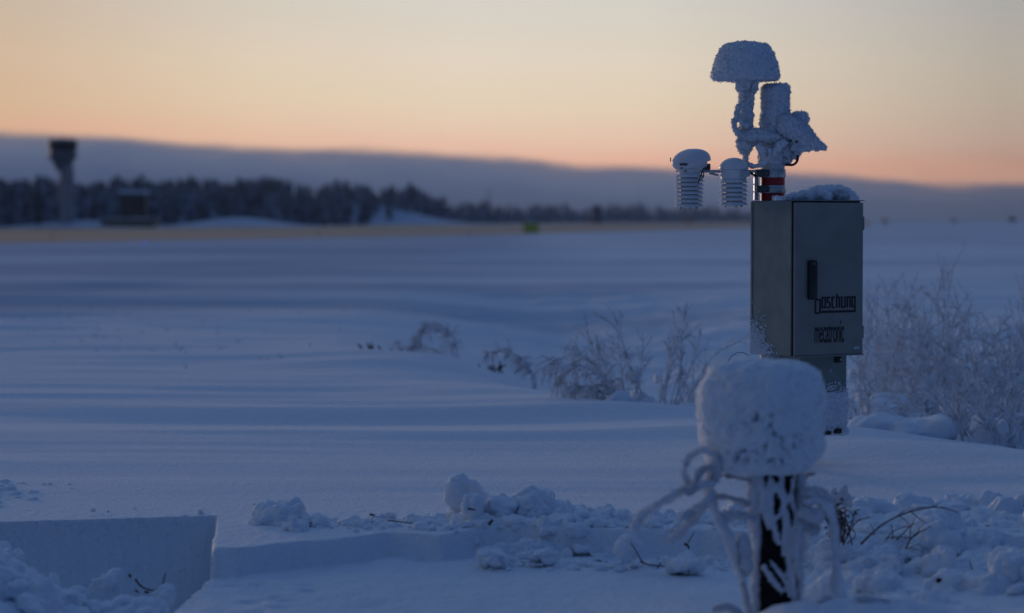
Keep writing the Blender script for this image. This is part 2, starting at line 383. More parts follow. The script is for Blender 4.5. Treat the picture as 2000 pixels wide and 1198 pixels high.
# runway / apron, swept ice with a sandy tint
m_run = material('sanded_runway_ice', (.34, .18, .10), .6, color2=(.38, .23, .15), cscale=.02, spec=.5)
def run_pts(px): # near and far edges
    yn = np.interp(px, [-200, 0, 1000, 1460, 1700], [478, 475, 458, 446, 441.5]); yfar = np.interp(px, [-200, 0, 1000, 1460, 1700], [449, 447, 437.5, 434.5, 433.8])
    return yn, yfar
rv = []; rf = []; cols = np.linspace(-200, 1700, 60); K = 14
for px in cols:
    yn, yfr = run_pts(px); Yn = 3.25 * F / (yn - 430); Yf = 3.25 * F / (yfr - 430)
    for k in range(K):
        Yk = 1 / ((1 / Yn) * (1 - k / (K - 1)) + (1 / Yf) * k / (K - 1)); xk = (px - 1000) / F * Yk
        rv.append((xk, Yk, min(H(xk, Yk), -1.97 if Yk > 420 else 9) + .05))
for a in range(len(cols) - 1):
    for k in range(K - 1): rf.append((a * K + k, (a + 1) * K + k, (a + 1) * K + k + 1, a * K + k + 1))
ro = put('runway', mesh_np('runway', rv, rf), m_run); tag(ro, 'sandy coloured icy runway crossing the far snow field', 'runway', kind='structure')

# ------------------------------------------------------------------ forest, hills, tower, buildings
def conifer(mb, x, y, z, h, w, n=6):
    levels = random.randint(5, 7); vs = []; fs = []
    a0 = random.random() * 6
    prof = []
    for k in range(levels):
        t = k / levels; r = w * (1 - t) ** .8 * random.uniform(.75, 1.15)
        prof += [(r, t + .02), (r * random.uniform(.45, .62), t + .9 / levels)]
    prof = [(w * .15, -.02)] + prof + [(.01 * w, 1.0)]
    for r, t in prof:
        for i in range(n):
            a = a0 + 2 * math.pi * i / n; rr = r * random.uniform(.7, 1.25)
            vs.append((x + rr * math.cos(a), y + rr * math.sin(a), z + (t + random.uniform(-.012, .012)) * h))
    m = len(prof)
    for k in range(m - 1):
        for i in range(n): fs.append((k * n + i, k * n + (i + 1) % n, (k + 1) * n + (i + 1) % n, (k + 1) * n + i))
    mb.add(vs, fs)
mb = MB()
top = lambda px: np.interp(px, [-300, 0, 60, 150, 260, 400, 560, 620, 700, 800, 840, 862, 900, 980, 1180, 1240, 1480, 1700], [350, 348, 352, 356, 352, 356, 352, 358, 362, 370, 384, 396, 400, 402, 408, 404, 408, 428])
for k in range(3600):
    px = random.uniform(-250, 1560)
    _, yf = run_pts(px); Y0 = 3.25 * F / (yf - 430)
    if px < 500: Y = Y0 * random.uniform(1.10, 1.3)
    elif px < 870: Y = Y0 * random.uniform(1.02, 1.25)
    else: Y = Y0 * random.uniform(1.15, 1.4)
    x = (px - 1000) / F * Y; z = H(x, Y) - .5
    ty = float(top(px)) + 4 * math.sin(px * .045) + 3 * math.sin(px * .13) - 3 + abs(random.gauss(0, 13)) + random.random() ** 8 * -10 + (random.random() < .35) * random.uniform(8, 45)
    ty = min(ty, 427)
    if px < 870 and 395 < ty: ty = random.uniform(378, 425)
    h = P(px, ty, Y).z - z
    if h < 3: continue
    if 560 < px < 860 and Y < 1640 and random.random() < .72: continue
    if 180 < px < 330 and random.random() < .3: continue
    conifer(mb, x, Y, z, h, h * random.uniform(.11, .2))
fo = put('forest', mesh_np('forest', *mb.arrays()), m_forest)
tag(fo, 'far off frosted conifer forest behind the runway', 'forest', kind='stuff')
TR = [('tallest dark spruce left of the control tower at the wood edge', 76, 338, 443), ('dark spruce standing against the brown cabin at far left', 265, 352, 425),
      ('dark bushy conifer on the hilltop at the end of the wood', 800, 366, 398), ('dark conifer at the foot of the snowy hill beside the snow mound', 612, 378, 437),
      ('dark narrow spruce between the tower and the brown cabin', 185, 362, 440)]
for lab, px, ty, by in TR:
    _, yf = run_pts(px); Y = 3.25 * F / (yf - 430) * 1.04; x = (px - 1000) / F * Y; z = H(x, Y)
    if px == 800: Y = 1690; x = (px - 1000) / F * Y; z = H(x, Y)
    h = P(px, ty, Y).z - z
    t = thing('spruce_tree', (x, Y, z - .2), lab, 'tree', 'single spruces standing out of the far wood')
    c = MB(); conifer(c, x, Y, z + h * .08, h * .92, h * .14, 9); part('crown', c, m_tree, t)
    part('trunk', MB().tube([(x, Y, z - .2), (x, Y, z + h * .5)], [h * .016, h * .006], 6), m_post, t)

# control tower
Yt = 1000.0; sc = Yt / F
bx, bz = (131 - 1000) * sc, -2.0
t = thing('control_tower', (bx, Yt, H(bx, Yt) - .3), 'tall airport control tower with dark glazed cab and antennas', 'control tower')
zt = lambda py: P(131, py, Yt).z
r = 14 * sc
mb = MB().lathe(bx, Yt, [(r * 1.05, H(bx, Yt) - .3), (r, zt(400)), (r, zt(322))], 12)
mb.box((bx - r * .05, Yt - r * 1.0, (zt(322) + bz) / 2), (r * .35, r * .35, zt(322) - bz))
mb.box((bx + r * .85, Yt - r * .5, (zt(335) + bz) / 2), (r * .5, r * .6, zt(335) - bz))
part('shaft', mb, m_concrete, t)
part('flared_base', MB().lathe(bx - 7 * sc, Yt, [(r * .85, zt(334)), (20 * sc, zt(318)), (26 * sc, zt(309)), (27 * sc, zt(300))], 12), m_towerd, t)
b_ = MB().lathe(bx - 7 * sc, Yt, [(30 * sc, zt(309)), (31 * sc, zt(308)), (31 * sc, zt(306.5)), (30 * sc, zt(306))], 16)
for k in range(16):
    a = k * math.pi / 8; q = (bx - 7 * sc + 30.5 * sc * math.cos(a), Yt + 30.5 * sc * math.sin(a)); b_.tube([(*q, zt(307)), (*q, zt(301))], .06, 4)
part('balcony', b_, m_towerd, t)
part('cab', MB().lathe(bx - 7 * sc, Yt, [(26 * sc, zt(300)), (26.5 * sc, zt(295))], 10), m_towerd, t)
gl = part('cab_window', MB().lathe(bx - 7 * sc, Yt, [(26.3 * sc, zt(295)), (28.3 * sc, zt(280))], 10), m_glass, t)
for k in range(10):
    a = k * 2 * math.pi / 10; c, s_ = math.cos(a), math.sin(a)
    part('mullion', MB().tube([(bx - 7 * sc + 26.5 * sc * c, Yt + 26.5 * sc * s_, zt(295)), (bx - 7 * sc + 28.5 * sc * c, Yt + 28.5 * sc * s_, zt(280))], .12, 4), m_dark, gl)
part('roof', MB().lathe(bx - 7 * sc, Yt, [(29.5 * sc, zt(280)), (29.5 * sc, zt(275)), (25 * sc, zt(273)), (4 * sc, zt(271))], 12), m_towerd, t)
for dx, hh in ((-24, 263), (-14, 268), (-4, 266), (3, 262), (14, 268), (20, 265)):
    part('antenna', MB().tube([(bx - 7 * sc + dx * sc, Yt, zt(274)), (bx - 7 * sc + dx * sc, Yt, zt(hh))], [.16, .08], 5), m_dark, t)

def building(name, px0, px1, py0, py1, Y, mats, label, cat, fascia=None, wins=0, snow=6):
    s = Y / F; x0, x1 = (px0 - 1000) * s, (px1 - 1000) * s; z1 = P(0, py0, Y).z; z0 = P(0, py1, Y).z; cx = (x0 + x1) / 2; d = (x1 - x0) * .7
    zb = min(z0, H(cx, Y)) - .3
    t = thing(name, (cx, Y + d / 2, zb), label, cat)
    part('wall', MB().box((cx, Y + d / 2, (zb + z1) / 2), (x1 - x0, d, z1 - zb)), mats, t)
    if fascia: part('fascia', MB().box((cx, Y + d / 2, z1 - fascia[1] * s / 2), (x1 - x0 + .3, d + .3, fascia[1] * s)), fascia[0], t)
    part('roof', MB().box((cx, Y + d / 2, z1 + .1), (x1 - x0 + 1, d + 1, .2)), m_dark, t)
    rs = rime(MB().box((cx, Y + d / 2, z1 + .2 + snow * s / 2), (x1 - x0 + 1.2, d + 1, snow * s)), voxel=.35, octs=((3, .3),), smooth_it=6)
    part('roof_snow', rs, m_snow, t)
    for k in range(wins):
        wx = x0 + (k + .5) * (x1 - x0) / wins; hh = (z1 - z0)
        w = part('window', MB().box((wx, Y - .02, z0 + hh * .45), (min((x1 - x0) / wins * .55, 1.8), .08, hh * .28)), m_glass, t)
    return t
building('cabin', 236, 284, 380, 412, 1010, m_build, 'brown square cabin with green fascia and snowy roof by the far wood', 'building', (m_green, 9), 3)
building('low_shed', 198, 300, 430, 438, 985, m_ochre, 'long low ochre shed half buried in snow below the cabin', 'building', None, 8, 2)
building('far_building', 1155, 1176, 403, 418, 2300, m_towerd, 'small dark building on the skyline above the far low trees', 'building', None, 2, 2)
# antenna mast faint above the low trees
mx, my = (955 - 1000) / F * 2300, 2300.
t = thing('lattice_mast', (mx, my, -2.2), 'thin antenna mast rising above the low trees behind the runway', 'mast')
part('pole', MB().tube([(mx, my, -2.2), (mx, my, P(955, 366, my).z)], [.5, .2], 5), m_dark, t)
for k in range(3): part('crossarm', MB().tube([(mx - 2.2, my, P(0, 372 + 7 * k, my).z), (mx + 2.2, my, P(0, 372 + 7 * k, my).z)], .25, 4), m_dark, t)

# signs and markers on the field
def sign(px, py0, py1, w, Y, mat, name, label, cat, legs=True):
    s = Y / F; x = (px - 1000) * s; z1 = P(px, py0, Y).z; z0 = P(px, py1, Y).z; zg = H(x, Y); z0 = max(z0, zg + .05)
    t = thing(name, (x, Y, zg), label, cat)
    part('panel', MB().box((x, Y, (z0 + z1) / 2 + .1), (w * s, .25, (z1 - z0) * .86), bev=.04), mat, t)
    part('frame', MB().box((x, Y + .2, (z0 + z1) / 2 + .1), (w * s + .2, .2, (z1 - z0) * .86 + .15), bev=.03), m_dark, t)
    for k in (-1, 1): part('leg', MB().tube([(x + k * w * s * .35, Y + .1, zg - .1), (x + k * w * s * .35, Y + .1, z0 + .3)], .08, 6), m_dark, t)
    part('snow_cap', rime(MB().box((x, Y + .05, z1 + .02), (w * s * .9, .4, .22), bev=.08), voxel=.05, octs=((.3, .06),)), m_snow, t)
sign(1037, 435, 457.5, 27, 560, m_yellow, 'airfield_sign', 'yellow green airfield sign board standing at the runway edge', 'sign')
sign(1344, 426, 436, 8, 1180, m_orange, 'marker_board', 'small orange marker board far out under the left louvred sensor', 'marker')
sign(1728, 428, 436, 9, 1150, m_orange, 'marker_board', 'small tan marker board just right of the cabinet on the horizon', 'marker')
sign(1976, 424, 434, 12, 1250, m_towerd, 'equipment_hut', 'small dark hut on the horizon at the far right', 'hut')
sign(1862, 427, 435, 7, 1500, m_towerd, 'marker_board', 'faint dark marker on the horizon left of the dark hut', 'marker')
for px, y0, y1, mat, lab in ((103, 463, 482, m_orange, 'reddish snow stake at the near runway edge below the tower'), (622, 452, 470, m_towerd, 'thin grey snow stake at the near runway edge by the snow mound'),
                             (917, 455, 470, m_towerd, 'thin grey snow stake left of the yellow green sign')):
    Y = 400. if px < 200 else 470.; s = Y / F; x = (px - 1000) * s; zg = H(x, Y)
    z1 = P(px, y0, Y).z
    t = thing('snow_stake', (x, Y, zg), lab, 'stake', 'snow stakes along the runway edge')
    part('pole', MB().tube([(x, Y, zg - .1), (x, Y, max(z1, zg + 1.1))], .09, 6), mat, t)
    part('reflector', MB().tube([(x, Y, max(z1, zg + 1.1) - .3), (x, Y, max(z1, zg + 1.1) - .05)], .12, 6), mat, t)
Y = 300.; x = (283 - 1000) / F * Y; zg = H(x, Y)
t = thing('taxiway_light', (x, Y, zg), 'small blue taxiway edge light glowing in the far snow', 'lamp')
part('stem', MB().tube([(x, Y, zg - .05), (x, Y, zg + .35)], .05, 6), m_dark, t)
m_blue = material('blue_lamp', (.02, .06, .4), .3, emit=((.05, .15, 1), 1.2))
part('lamp', MB().lathe(x, Y, [(.07, zg + .35), (.11, zg + .42), (.09, zg + .52), (.02, zg + .56)], 10), m_blue, t, True)

# ------------------------------------------------------------------ weather station mast with its sensors  (pixels at 12.2 m: 387 px per metre)
D = FOCUS; PX = D / F
def Q(px, py, dy=0.0):
    p = P(px, py, D); return Vector((p.x, D + dy, p.z))
X_ = lambda px: (px - 1000) * PX
Zp = lambda py: P(1500, py, D).z
mx_ = X_(1512.5); mast_y = D + .10
zg = H(mx_, mast_y)
ws = thing('weather_station', (mx_, mast_y, zg - .1), 'rime coated weather station mast with louvred white sensors and frozen instruments', 'weather station')
mr = 23.5 * PX
def at(mb, f): f(mb); return mb
part('mast', MB().lathe(mx_, mast_y, [(mr * 1.02, zg - .1), (mr, zg + .3), (mr, Zp(296)), (mr * .8, Zp(292))], 40), m_mast, ws, True)
for a, b in ((346, 363.5), (376, 392)):
    part('reflective_band', MB().lathe(mx_, mast_y, [(mr + .0015, Zp(b)), (mr + .0015, Zp(a))], 40), m_red, ws, True)
for a, b in ((330, 346.5), (362, 377)):
    c = MB().lathe(mx_, mast_y, [(mr + .004, Zp(b)), (mr + .006, Zp(b - 1)), (mr + .006, Zp(a + 1)), (mr + .004, Zp(a))], 40)
    cl_ = part('clamp_band', c, m_steel, ws, True)
    e = MB().box((mx_ - mr - .004, mast_y - .075, (Zp(a) + Zp(b)) / 2), (.05, .018, Zp(a) - Zp(b) - .004), bev=.002)
    e.box((mx_ - mr * .75, mast_y - mr - .004, (Zp(a) + Zp(b)) / 2), (.04, .014, Zp(a) - Zp(b) - .006), bev=.002)
    part('clamp_lug', e, m_dark, cl_)
    e = MB().lathe(mx_ - mr * .72, mast_y - mr - .014, [(.008, (Zp(a) + Zp(b)) / 2 - .007), (.008, (Zp(a) + Zp(b)) / 2 + .007)], 6)
    part('bolt', e, m_steel, cl_)
# side channel bracket and the arm with two sensors
e = MB().box((X_(1476.5), mast_y - .03, (Zp(331) + Zp(391)) / 2), (.010, .06, Zp(331) - Zp(391)), bev=.001)
e.box((X_(1481), mast_y - .002, (Zp(331) + Zp(391)) / 2), (.020, .006, Zp(331) - Zp(391)), bev=.001)
br = part('bracket', e, m_steel, ws)
for k in (345, 360, 375): part('bolt', MB().tube([(X_(1475), mast_y - .04, Zp(k)), (X_(1473.3), mast_y - .04, Zp(k))], .005, 6), m_dark, br)
e = MB().box(((X_(1362) + X_(1478)) / 2, mast_y - .055, Zp(334.6)), (X_(1478) - X_(1362), .03, 5.6 * PX), bev=.002)
e.box((X_(1395), mast_y - .05, Zp(340)), (.05, .02, .012), Matrix.Rotation(.25, 3, 'Y'), bev=.002)
part('sensor_arm', e, m_steel, ws)
def louvre(mb, cx, cy, r, y0, y1, n):
    hh = (y1 - y0) / n
    for k in range(n):
        a = y0 + k * hh
        pr = [(r * .66, Zp(a + .3)), (r * .84, Zp(a + .5)), (r * .92, Zp(a + hh * .40)), (r * .985, Zp(a + hh * .74)), (r * 1.0, Zp(a + hh * .84)), (r * .96, Zp(a + hh * .84)), (r * .86, Zp(a + hh * .55)), (r * .66, Zp(a + hh * .5))]
        mb.lathe(cx, cy, pr, 40, close=False)
    mb.lathe(cx, cy, [(r * .62, Zp(y1)), (r * .62, Zp(y0))], 24)
sy_ = mast_y - .075
# left sensor: domed fan head over eight plates
c1 = X_(1346.5)
s1 = MB(); louvre(s1, c1, sy_, 30 * PX, 340, 405.5, 8)
se = part('temperature_sensor', s1, m_white, ws, True, 'larger louvred sensor with a tilted egg shaped fan head')
part('neck', MB().lathe(c1, sy_, [(21 * PX, Zp(341)), (21.5 * PX, Zp(334)), (24 * PX, Zp(331))], 32), m_white, se, True)
bm = bmesh.new(); bmesh.ops.create_uvsphere(bm, u_segments=40, v_segments=24, radius=1)
hv = []
for q in bm.verts:
    x, y_, z_ = q.co
    rr_ = math.hypot(x, y_); g_ = (1 - abs(z_) ** 2.4) ** (1 / 2.4) / max(rr_, 1e-4) if rr_ > 1e-4 else 1
    xx = x * g_ * 38.3; zz = z_ * (24.5 if z_ > 0 else 20.5) - (xx + 8) * -.045 - max(0, -xx - 8) * .16 * (z_ > 0)
    if z_ < -.1: xx = min(xx, 30)
    hv.append((X_(1350.5) + xx * PX, sy_ + y_ * g_ * 30 * PX, Zp(315.5) + zz * PX))
hd = MB().add(hv, [[q.index for q in f.verts] for f in bm.faces]); bm.free()
part('dome', hd, m_white, se, True)
part('housing', MB().box((X_(1380), sy_ - .01, Zp(326)), (14 * PX, .05, 12 * PX), bev=.004), m_dark, se)
part('nameplate', MB().box((X_(1333), sy_ - .0735, Zp(322)), (15 * PX, .004, 4 * PX), Matrix.Rotation(-.22, 3, 'Z')), m_dark, se)
part('clip', MB().box((X_(1309.6), sy_, Zp(312)), (2.2 * PX, .02, 8 * PX), bev=.001), m_black, se)
for px in (1329, 1347, 1360): part('foot', MB().lathe(X_(px), sy_ - .03, [(.004, Zp(408)), (.0045, Zp(405))], 8), m_dark, se)
for px, py in ((1321, 334.5), (1337, 334.5), (1330, 329)): part('screw', MB().lathe(X_(px), sy_ - .055, [(.005, Zp(py + 1.6)), (.005, Zp(py - 1))], 8), m_dark, se)
# right sensor: plain hemispherical dome, collar, six plates
c2 = X_(1433.5); r2 = 29 * PX
s2 = MB(); louvre(s2, c2, sy_, r2 * .98, 350, 402.5, 6)
se = part('humidity_sensor', s2, m_white, ws, True, 'smaller louvred sensor with a plain round dome, nearer the mast')
pr = [(r2 * math.sin(a), Zp(330) + 22 * PX * math.cos(a)) for a in np.linspace(math.pi / 2, .02, 12)]
part('dome', MB().lathe(c2, sy_, [(r2 * .98, Zp(331))] + pr, 40), m_white, se, True)
part('collar', MB().lathe(c2, sy_, [(r2 * .72, Zp(351)), (r2 * .88, Zp(349.5)), (r2 * .93, Zp(331.8)), (r2 * .9, Zp(331))], 40), m_white, se, True)
part('terminal_box', MB().box((X_(1452), sy_ - .04, Zp(340)), (22 * PX, .05, 11 * PX), bev=.004), m_steel, se)
for px in (1416, 1437, 1448): part('foot', MB().lathe(X_(px), sy_ - .03, [(.004, Zp(405)), (.0045, Zp(402))], 8), m_dark, se)
# cables
part('cable', MB().tube(smooth_path([Q(1385, 331, 0), Q(1378, 328, -.03), Q(1371, 332, -.06), Q(1366, 345, -.075), Q(1362, 357, -.07)]), .0035, 6), m_black, ws)
part('cable', MB().tube(smooth_path([Q(1374, 337, 0), Q(1373, 346, -.03), Q(1367, 351, -.06)]), .003, 6), m_black, ws)
part('cable', MB().tube(smooth_path([Q(1458, 338, 0), Q(1467, 339, .01), Q(1478, 344, .04)]), .006, 6), m_black, ws)
part('cable', MB().tube(smooth_path([Q(1538, 321, .06), Q(1550, 322, .02), Q(1558, 314, .02), Q(1561, 300, .05)]), .0065, 8), m_black, ws)
# the frozen instruments on top
def RM(mb, n=2600, voxel=.0045, sl=.012, sr=.0036, octs=((.022, .0065), (.010, .0055)), seed=0, si=1): return rime(mb, voxel, octs, int(n * .6), sl, sr, si, seed)
cd = X_(1458); yd = mast_y - .02
prof = [(0.02, Zp(154.5)), (62 * PX, Zp(154.5)), (67 * PX, Zp(151)), (66 * PX, Zp(140)), (62 * PX, Zp(122)), (56 * PX, Zp(106)), (49 * PX, Zp(92)), (40 * PX, Zp(84.5)), (20 * PX, Zp(81)), (.01, Zp(79.5))]
part('frozen_dish', RM(MB().lathe(cd, yd, prof, 48), 6500, .006, seed=3, sl=.012), m_rime, ws, label='wide rime covered dome with a flat underside')
st = MB().lathe(X_(1461), yd, [(20 * PX, Zp(174)), (21 * PX, Zp(160)), (21 * PX, Zp(152))], 24)
st.lathe(X_(1459.5), yd, [(13.5 * PX, Zp(272)), (14.5 * PX, Zp(172))], 24)
st.lathe(X_(1457), yd, [(9 * PX, Zp(300)), (15 * PX, Zp(288)), (17 * PX, Zp(276)), (12 * PX, Zp(268))], 20)
st.tube([Q(1459, 296, .08), Q(1460, 318, .08)], 6 * PX)
part('frozen_stem', RM(st, 4200, seed=5), m_rime, ws)
cb = MB().tube(smooth_path([Q(1478, 156, .03), Q(1474, 178, .03), Q(1464, 196, .02), Q(1446, 206, .02), Q(1439, 222, .02), Q(1447, 236, .02), Q(1462, 246, .02)]), 5.2 * PX)
cb.tube(smooth_path([Q(1441, 222, .02), Q(1435, 238, .02), Q(1436, 252, .02), Q(1446, 262, .02), Q(1458, 264, .02)]), 5 * PX)
part('frozen_cable', RM(cb, 2000, seed=6), m_rime, ws)
cb = MB().tube(smooth_path([Q(1458, 308, .06), Q(1462, 320, .05), Q(1474, 325, .03), Q(1490, 320, .0), Q(1500, 308, -.01), Q(1505, 292, 0)]), [4.6 * PX] * 31)
part('frozen_cable', RM(cb, 900, .004, .007, seed=8), m_rime, ws)
arm = MB().tube([Q(1444, 262, .05), Q(1478, 266, .04), Q(1520, 270, .03), Q(1562, 274, .05)], [10 * PX, 11 * PX, 9 * PX, 9 * PX], 12)
arm.tube([Q(1468, 256, .04), Q(1486, 258, .03), Q(1500, 262, .03)], [7 * PX, 8 * PX, 5 * PX])
arm.lathe(X_(1474), mast_y - .02, [(4 * PX, Zp(284)), (10 * PX, Zp(280)), (11 * PX, Zp(268)), (6 * PX, Zp(262))], 14)
part('frozen_arm', RM(arm, 3600, seed=9), m_rime, ws)
cyl = MB().lathe(X_(1518.5), mast_y + .02, [(30 * PX, Zp(262)), (30 * PX, Zp(240)), (27 * PX, Zp(205)), (27 * PX, Zp(184)), (29 * PX, Zp(178)), (27.5 * PX, Zp(169)), (20 * PX, Zp(163)), (.01, Zp(161.5))], 40)
part('frozen_gauge', RM(cyl, 6000, .0055, seed=11), m_rime, ws, label='upright rime coated cylinder with a rounded top')
wg = MB().tube([Q(1530, 226, .04), Q(1538, 244, .04), Q(1553, 258, .04), Q(1574, 271, .04), Q(1596, 282, .04), Q(1609, 287, .04), Q(1616, 289, .04)], [10 * PX, 24 * PX, 24 * PX, 19 * PX, 11 * PX, 7 * PX, 3 * PX], 14)
wg.tube([Q(1568, 252, .05), Q(1580, 262, .05), Q(1592, 276, .05)], [15 * PX, 13 * PX, 9 * PX], 10)
wg.tube([Q(1548, 284, .03), Q(1568, 290, .03), Q(1596, 290, .03)], [9 * PX, 8 * PX, 5 * PX], 10)
wg.lathe(X_(1567), mast_y + .03, [(15 * PX, Zp(258)), (14 * PX, Zp(240)), (17 * PX, Zp(232)), (16 * PX, Zp(221)), (9 * PX, Zp(217)), (.01, Zp(216))], 24)
part('frozen_hood', RM(wg, 7000, .0055, seed=13, si=3), m_rime, ws, label='rime coated hood sloping down to a point on the right')
lo = MB().lathe(X_(1510), mast_y, [(25.5 * PX, Zp(318)), (26 * PX, Zp(300)), (22 * PX, Zp(286)), (20 * PX, Zp(272))], 28)
lo.tube([Q(1494, 306, .0), Q(1488, 292, 0), Q(1480, 284, .0)], [6 * PX, 8 * PX, 7 * PX])
lo.tube([Q(1512, 304, -.0), Q(1520, 286, -.01), Q(1534, 276, .0)], [8 * PX, 8 * PX, 7 * PX])
part('frozen_collar', RM(lo, 2400, seed=15), m_rime, ws)
part('gauge_funnel', MB().lathe(X_(1540), mast_y - .01, [(5 * PX, Zp(324)), (10 * PX, Zp(316)), (18 * PX, Zp(298)), (19 * PX, Zp(286)), (16 * PX, Zp(276))], 28), m_rime_dirty, ws, True)
part('side_lobe', RM(MB().tube([Q(1556, 284, .05), Q(1560, 296, .05), Q(1554, 310, .05)], [11 * PX, 8 * PX, 5 * PX]), 900, seed=17), m_rime, ws)
for px, py in ((1541, 275), (1553, 276)): part('bolt', MB().tube([Q(px, py, .0), Q(px + 5, py + 1, .0)], .008, 6), m_dark, ws)

# ------------------------------------------------------------------ control cabinet (turned so that the camera sees its left side and its door)
ANG = R(33)
cor = P(1545.5, 392, D - .16)                      # near top corner shared by side and door
w_door = .4562; w_side = .3169
ux = Vector((math.cos(ANG), math.sin(ANG), 0)); uy = Vector((-math.sin(ANG), math.cos(ANG), 0))
ztop = cor.z; zbot = P(1545, 697, cor.y).z; hC = ztop - zbot
Rz = Matrix.Rotation(ANG, 3, 'Z')
def C(u, v, w): return Vector((cor.x, cor.y, 0)) + ux * u + uy * v + Vector((0, 0, ztop - w))
bc = C(w_door / 2, w_side / 2, hC)
cab = thing('control_cabinet', C(w_door / 2, w_side / 2, hC + .4), 'grey metal control cabinet with black handle and lettering on its door, fixed to the mast', 'cabinet')
def cbox(u0, u1, v0, v1, w0, w1, bev=.0, mb=None):
    mb = mb or MB(); c = C((u0 + u1) / 2, (v0 + v1) / 2, (w0 + w1) / 2); return mb.box(c, (abs(u1 - u0), abs(v1 - v0), abs(w1 - w0)), Rz, bev)
part('body', cbox(0, w_door, 0.002, w_side, 0, hC, .004), m_paint, cab)
part('rear_flange', cbox(-.004, -.001, w_side - .014, w_side, .004, hC - .004), m_paint, cab)
part('gasket', cbox(.006, w_door - .02, -.003, .0015, .0045, hC - .003), m_gasket, cab)
DT, DB = .009, hC - .003
dr = part('door', cbox(.010, w_door - .003, -.022, -.0035, DT, DB, .003), m_door, cab)
f_ = -.0222
part('rain_lip', cbox(.004, w_door + .004, -.026, -.001, hC - .002, hC + .004, .001), m_door, cab)
part('top_lip', cbox(-.002, w_door + .004, -.024, .03, -.004, .0005, .001), m_paint, cab)
def DU(px): return (px - 1545.5) / 135.0 * w_door
def DW(py): return (py - 392) / 305.0 * hC
# handle: swing lever
hb = MB(); cbox(DU(1570.5), DU(1586), f_ - .022, f_, DW(509), DW(583), .006, hb); 
hd_ = part('handle', hb, m_black, dr, True)
part('handle_base', cbox(DU(1572), DU(1588.5), f_ - .010, f_ - .0005, DW(570), DW(586), .003), m_black, dr, True)
part('lock_barrel', cbox(DU(1574.5), DU(1581), f_ - .025, f_ - .0225, DW(512), DW(519), .001), m_dark, hd_)
for a, b in ((423, 450), (640, 665)): part('hinge', cbox(w_door - .006, w_door + .004, -.024, -.006, DW(a), DW(b), .002), m_paint, cab)
part('sticker', cbox(DU(1662), DU(1673), f_ - .0008, f_, DW(681), DW(686.5)), m_sticker, dr)
# word mark from square strokes
lg = MB()
def stroke(x0, y0, x1, y1):   # crop pixels of the enlarged photograph
    a, b = 1440 + x0 / 3.423, 1440 + x1 / 3.423; c, d = 370 + y0 / 3.423, 370 + y1 / 3.423
    cbox(DU(a), DU(b), f_ - .0012, f_ - .0001, DW(c), DW(d), 0, lg)
TV, TH = 11, 12
def vst(x, y0, y1): stroke(x, y0, x + TV, y1)
def hst(x0, x1, y): stroke(x0, y, x1, y + TH)
vst(497, 690, 835); hst(505, 528, 735); vst(528, 735, 835); hst(505, 528, 826)                       # b
vst(542, 722, 798); hst(550, 562, 722); hst(550, 562, 789); vst(562, 722, 798)                      # o
hst(576, 600, 722); vst(576, 731, 763); hst(584, 600, 755); vst(592, 764, 798); hst(576, 592, 789)  # s
hst(616, 630, 722); vst(608, 722, 798); hst(616, 630, 789)                                            # c
vst(638, 704, 798); hst(646, 656, 722); vst(656, 722, 798)                                            # h
vst(672, 722, 798); hst(680, 694, 789); vst(694, 722, 798)                                            # u
vst(710, 722, 798); hst(718, 728, 722); vst(728, 722, 798)                                            # n
vst(742, 722, 798); hst(750, 760, 722); hst(750, 760, 789); vst(760, 722, 832); stroke(542, 816, 760, 832)  # g and its long tail
part('lettering', lg, m_ink, dr)
tcu = bpy.data.curves.new('t', 'FONT'); tcu.body = 'mecatronic'; tcu.size = 1; tcu.offset = .003; tcu.extrude = .01; tcu.space_character = .92
to = bpy.data.objects.new('t', tcu); COL.objects.link(to); dg = bpy.context.evaluated_depsgraph_get(); dg.update()
tm = bpy.data.meshes.new_from_object(to.evaluated_get(dg)); bpy.data.objects.remove(to)
TVv, _ = tri_arrays(tm); x0, x1 = TVv[:, 0].min(), TVv[:, 0].max(); y1 = TVv[:, 1].max()
out = []
for q in TVv:
    u = DU(1585.5) + (q[0] - x0) / (x1 - x0) * (DU(1642.5) - DU(1585.5)); w = DW(671) - q[1] / y1 * (DW(671) - DW(628))
    out.append(C(u, f_ - .0007 - q[2] * .05, w))
tm.vertices.foreach_set('co', np.array([tuple(q) for q in out], np.float32).ravel()); tm.update()
part('lettering', tm, m_ink, dr)
# lower duct box, its latch and frost
du0, du1 = DU(1571), DU(1661.5)
bl = C(0, 0, 0); hD = P(1640, 851, cor.y + .15).z; hDw = ztop - hD
lower = part('lower_duct', cbox(du0, du1, .03, w_side - .05, hC + .004, hDw, .003), m_paint, cab)
part('latch', cbox(DU(1637), DU(1648), .012, .029, DW(702), DW(713), .003), m_black, lower)
part('latch_button', cbox(DU(1643.5), DU(1647), .008, .0115, DW(705), DW(709), .001), m_steel, lower)
mb = cbox(du0 + .002, du1 + .002, .022, w_side - .06, DW(772), hDw - .001)
def fmask(V, Nn, d):
    top_ = ztop - DW(748); n = fbm(V[:, 0] / .03, V[:, 1] / .03, V[:, 2] / .03, 3)
    k = np.clip((V[:, 2] - (ztop - DW(778))) / .06, 0, 1); return d + .014 * np.maximum(n, -.1) - k * .006
part('frost', rime(mb, .005, ((.02, .004), (.009, .006)), 5200, .011, .0024, 0, 21, fmask, False), m_rime, lower)
sp = MB()
for k in range(150):
    u = DU(1571) + random.random() * (du1 - du0); w = DW(773) - abs(random.gauss(0, 1)) * .035; q = C(u, .029, w); sp.tube([q, q - uy * .008 + Vector((random.gauss(0, .006), 0, random.gauss(0, .006) + .003))], [.004, .001], 4)
part('frost', sp, m_rime, lower)['kind'] = 'stuff'
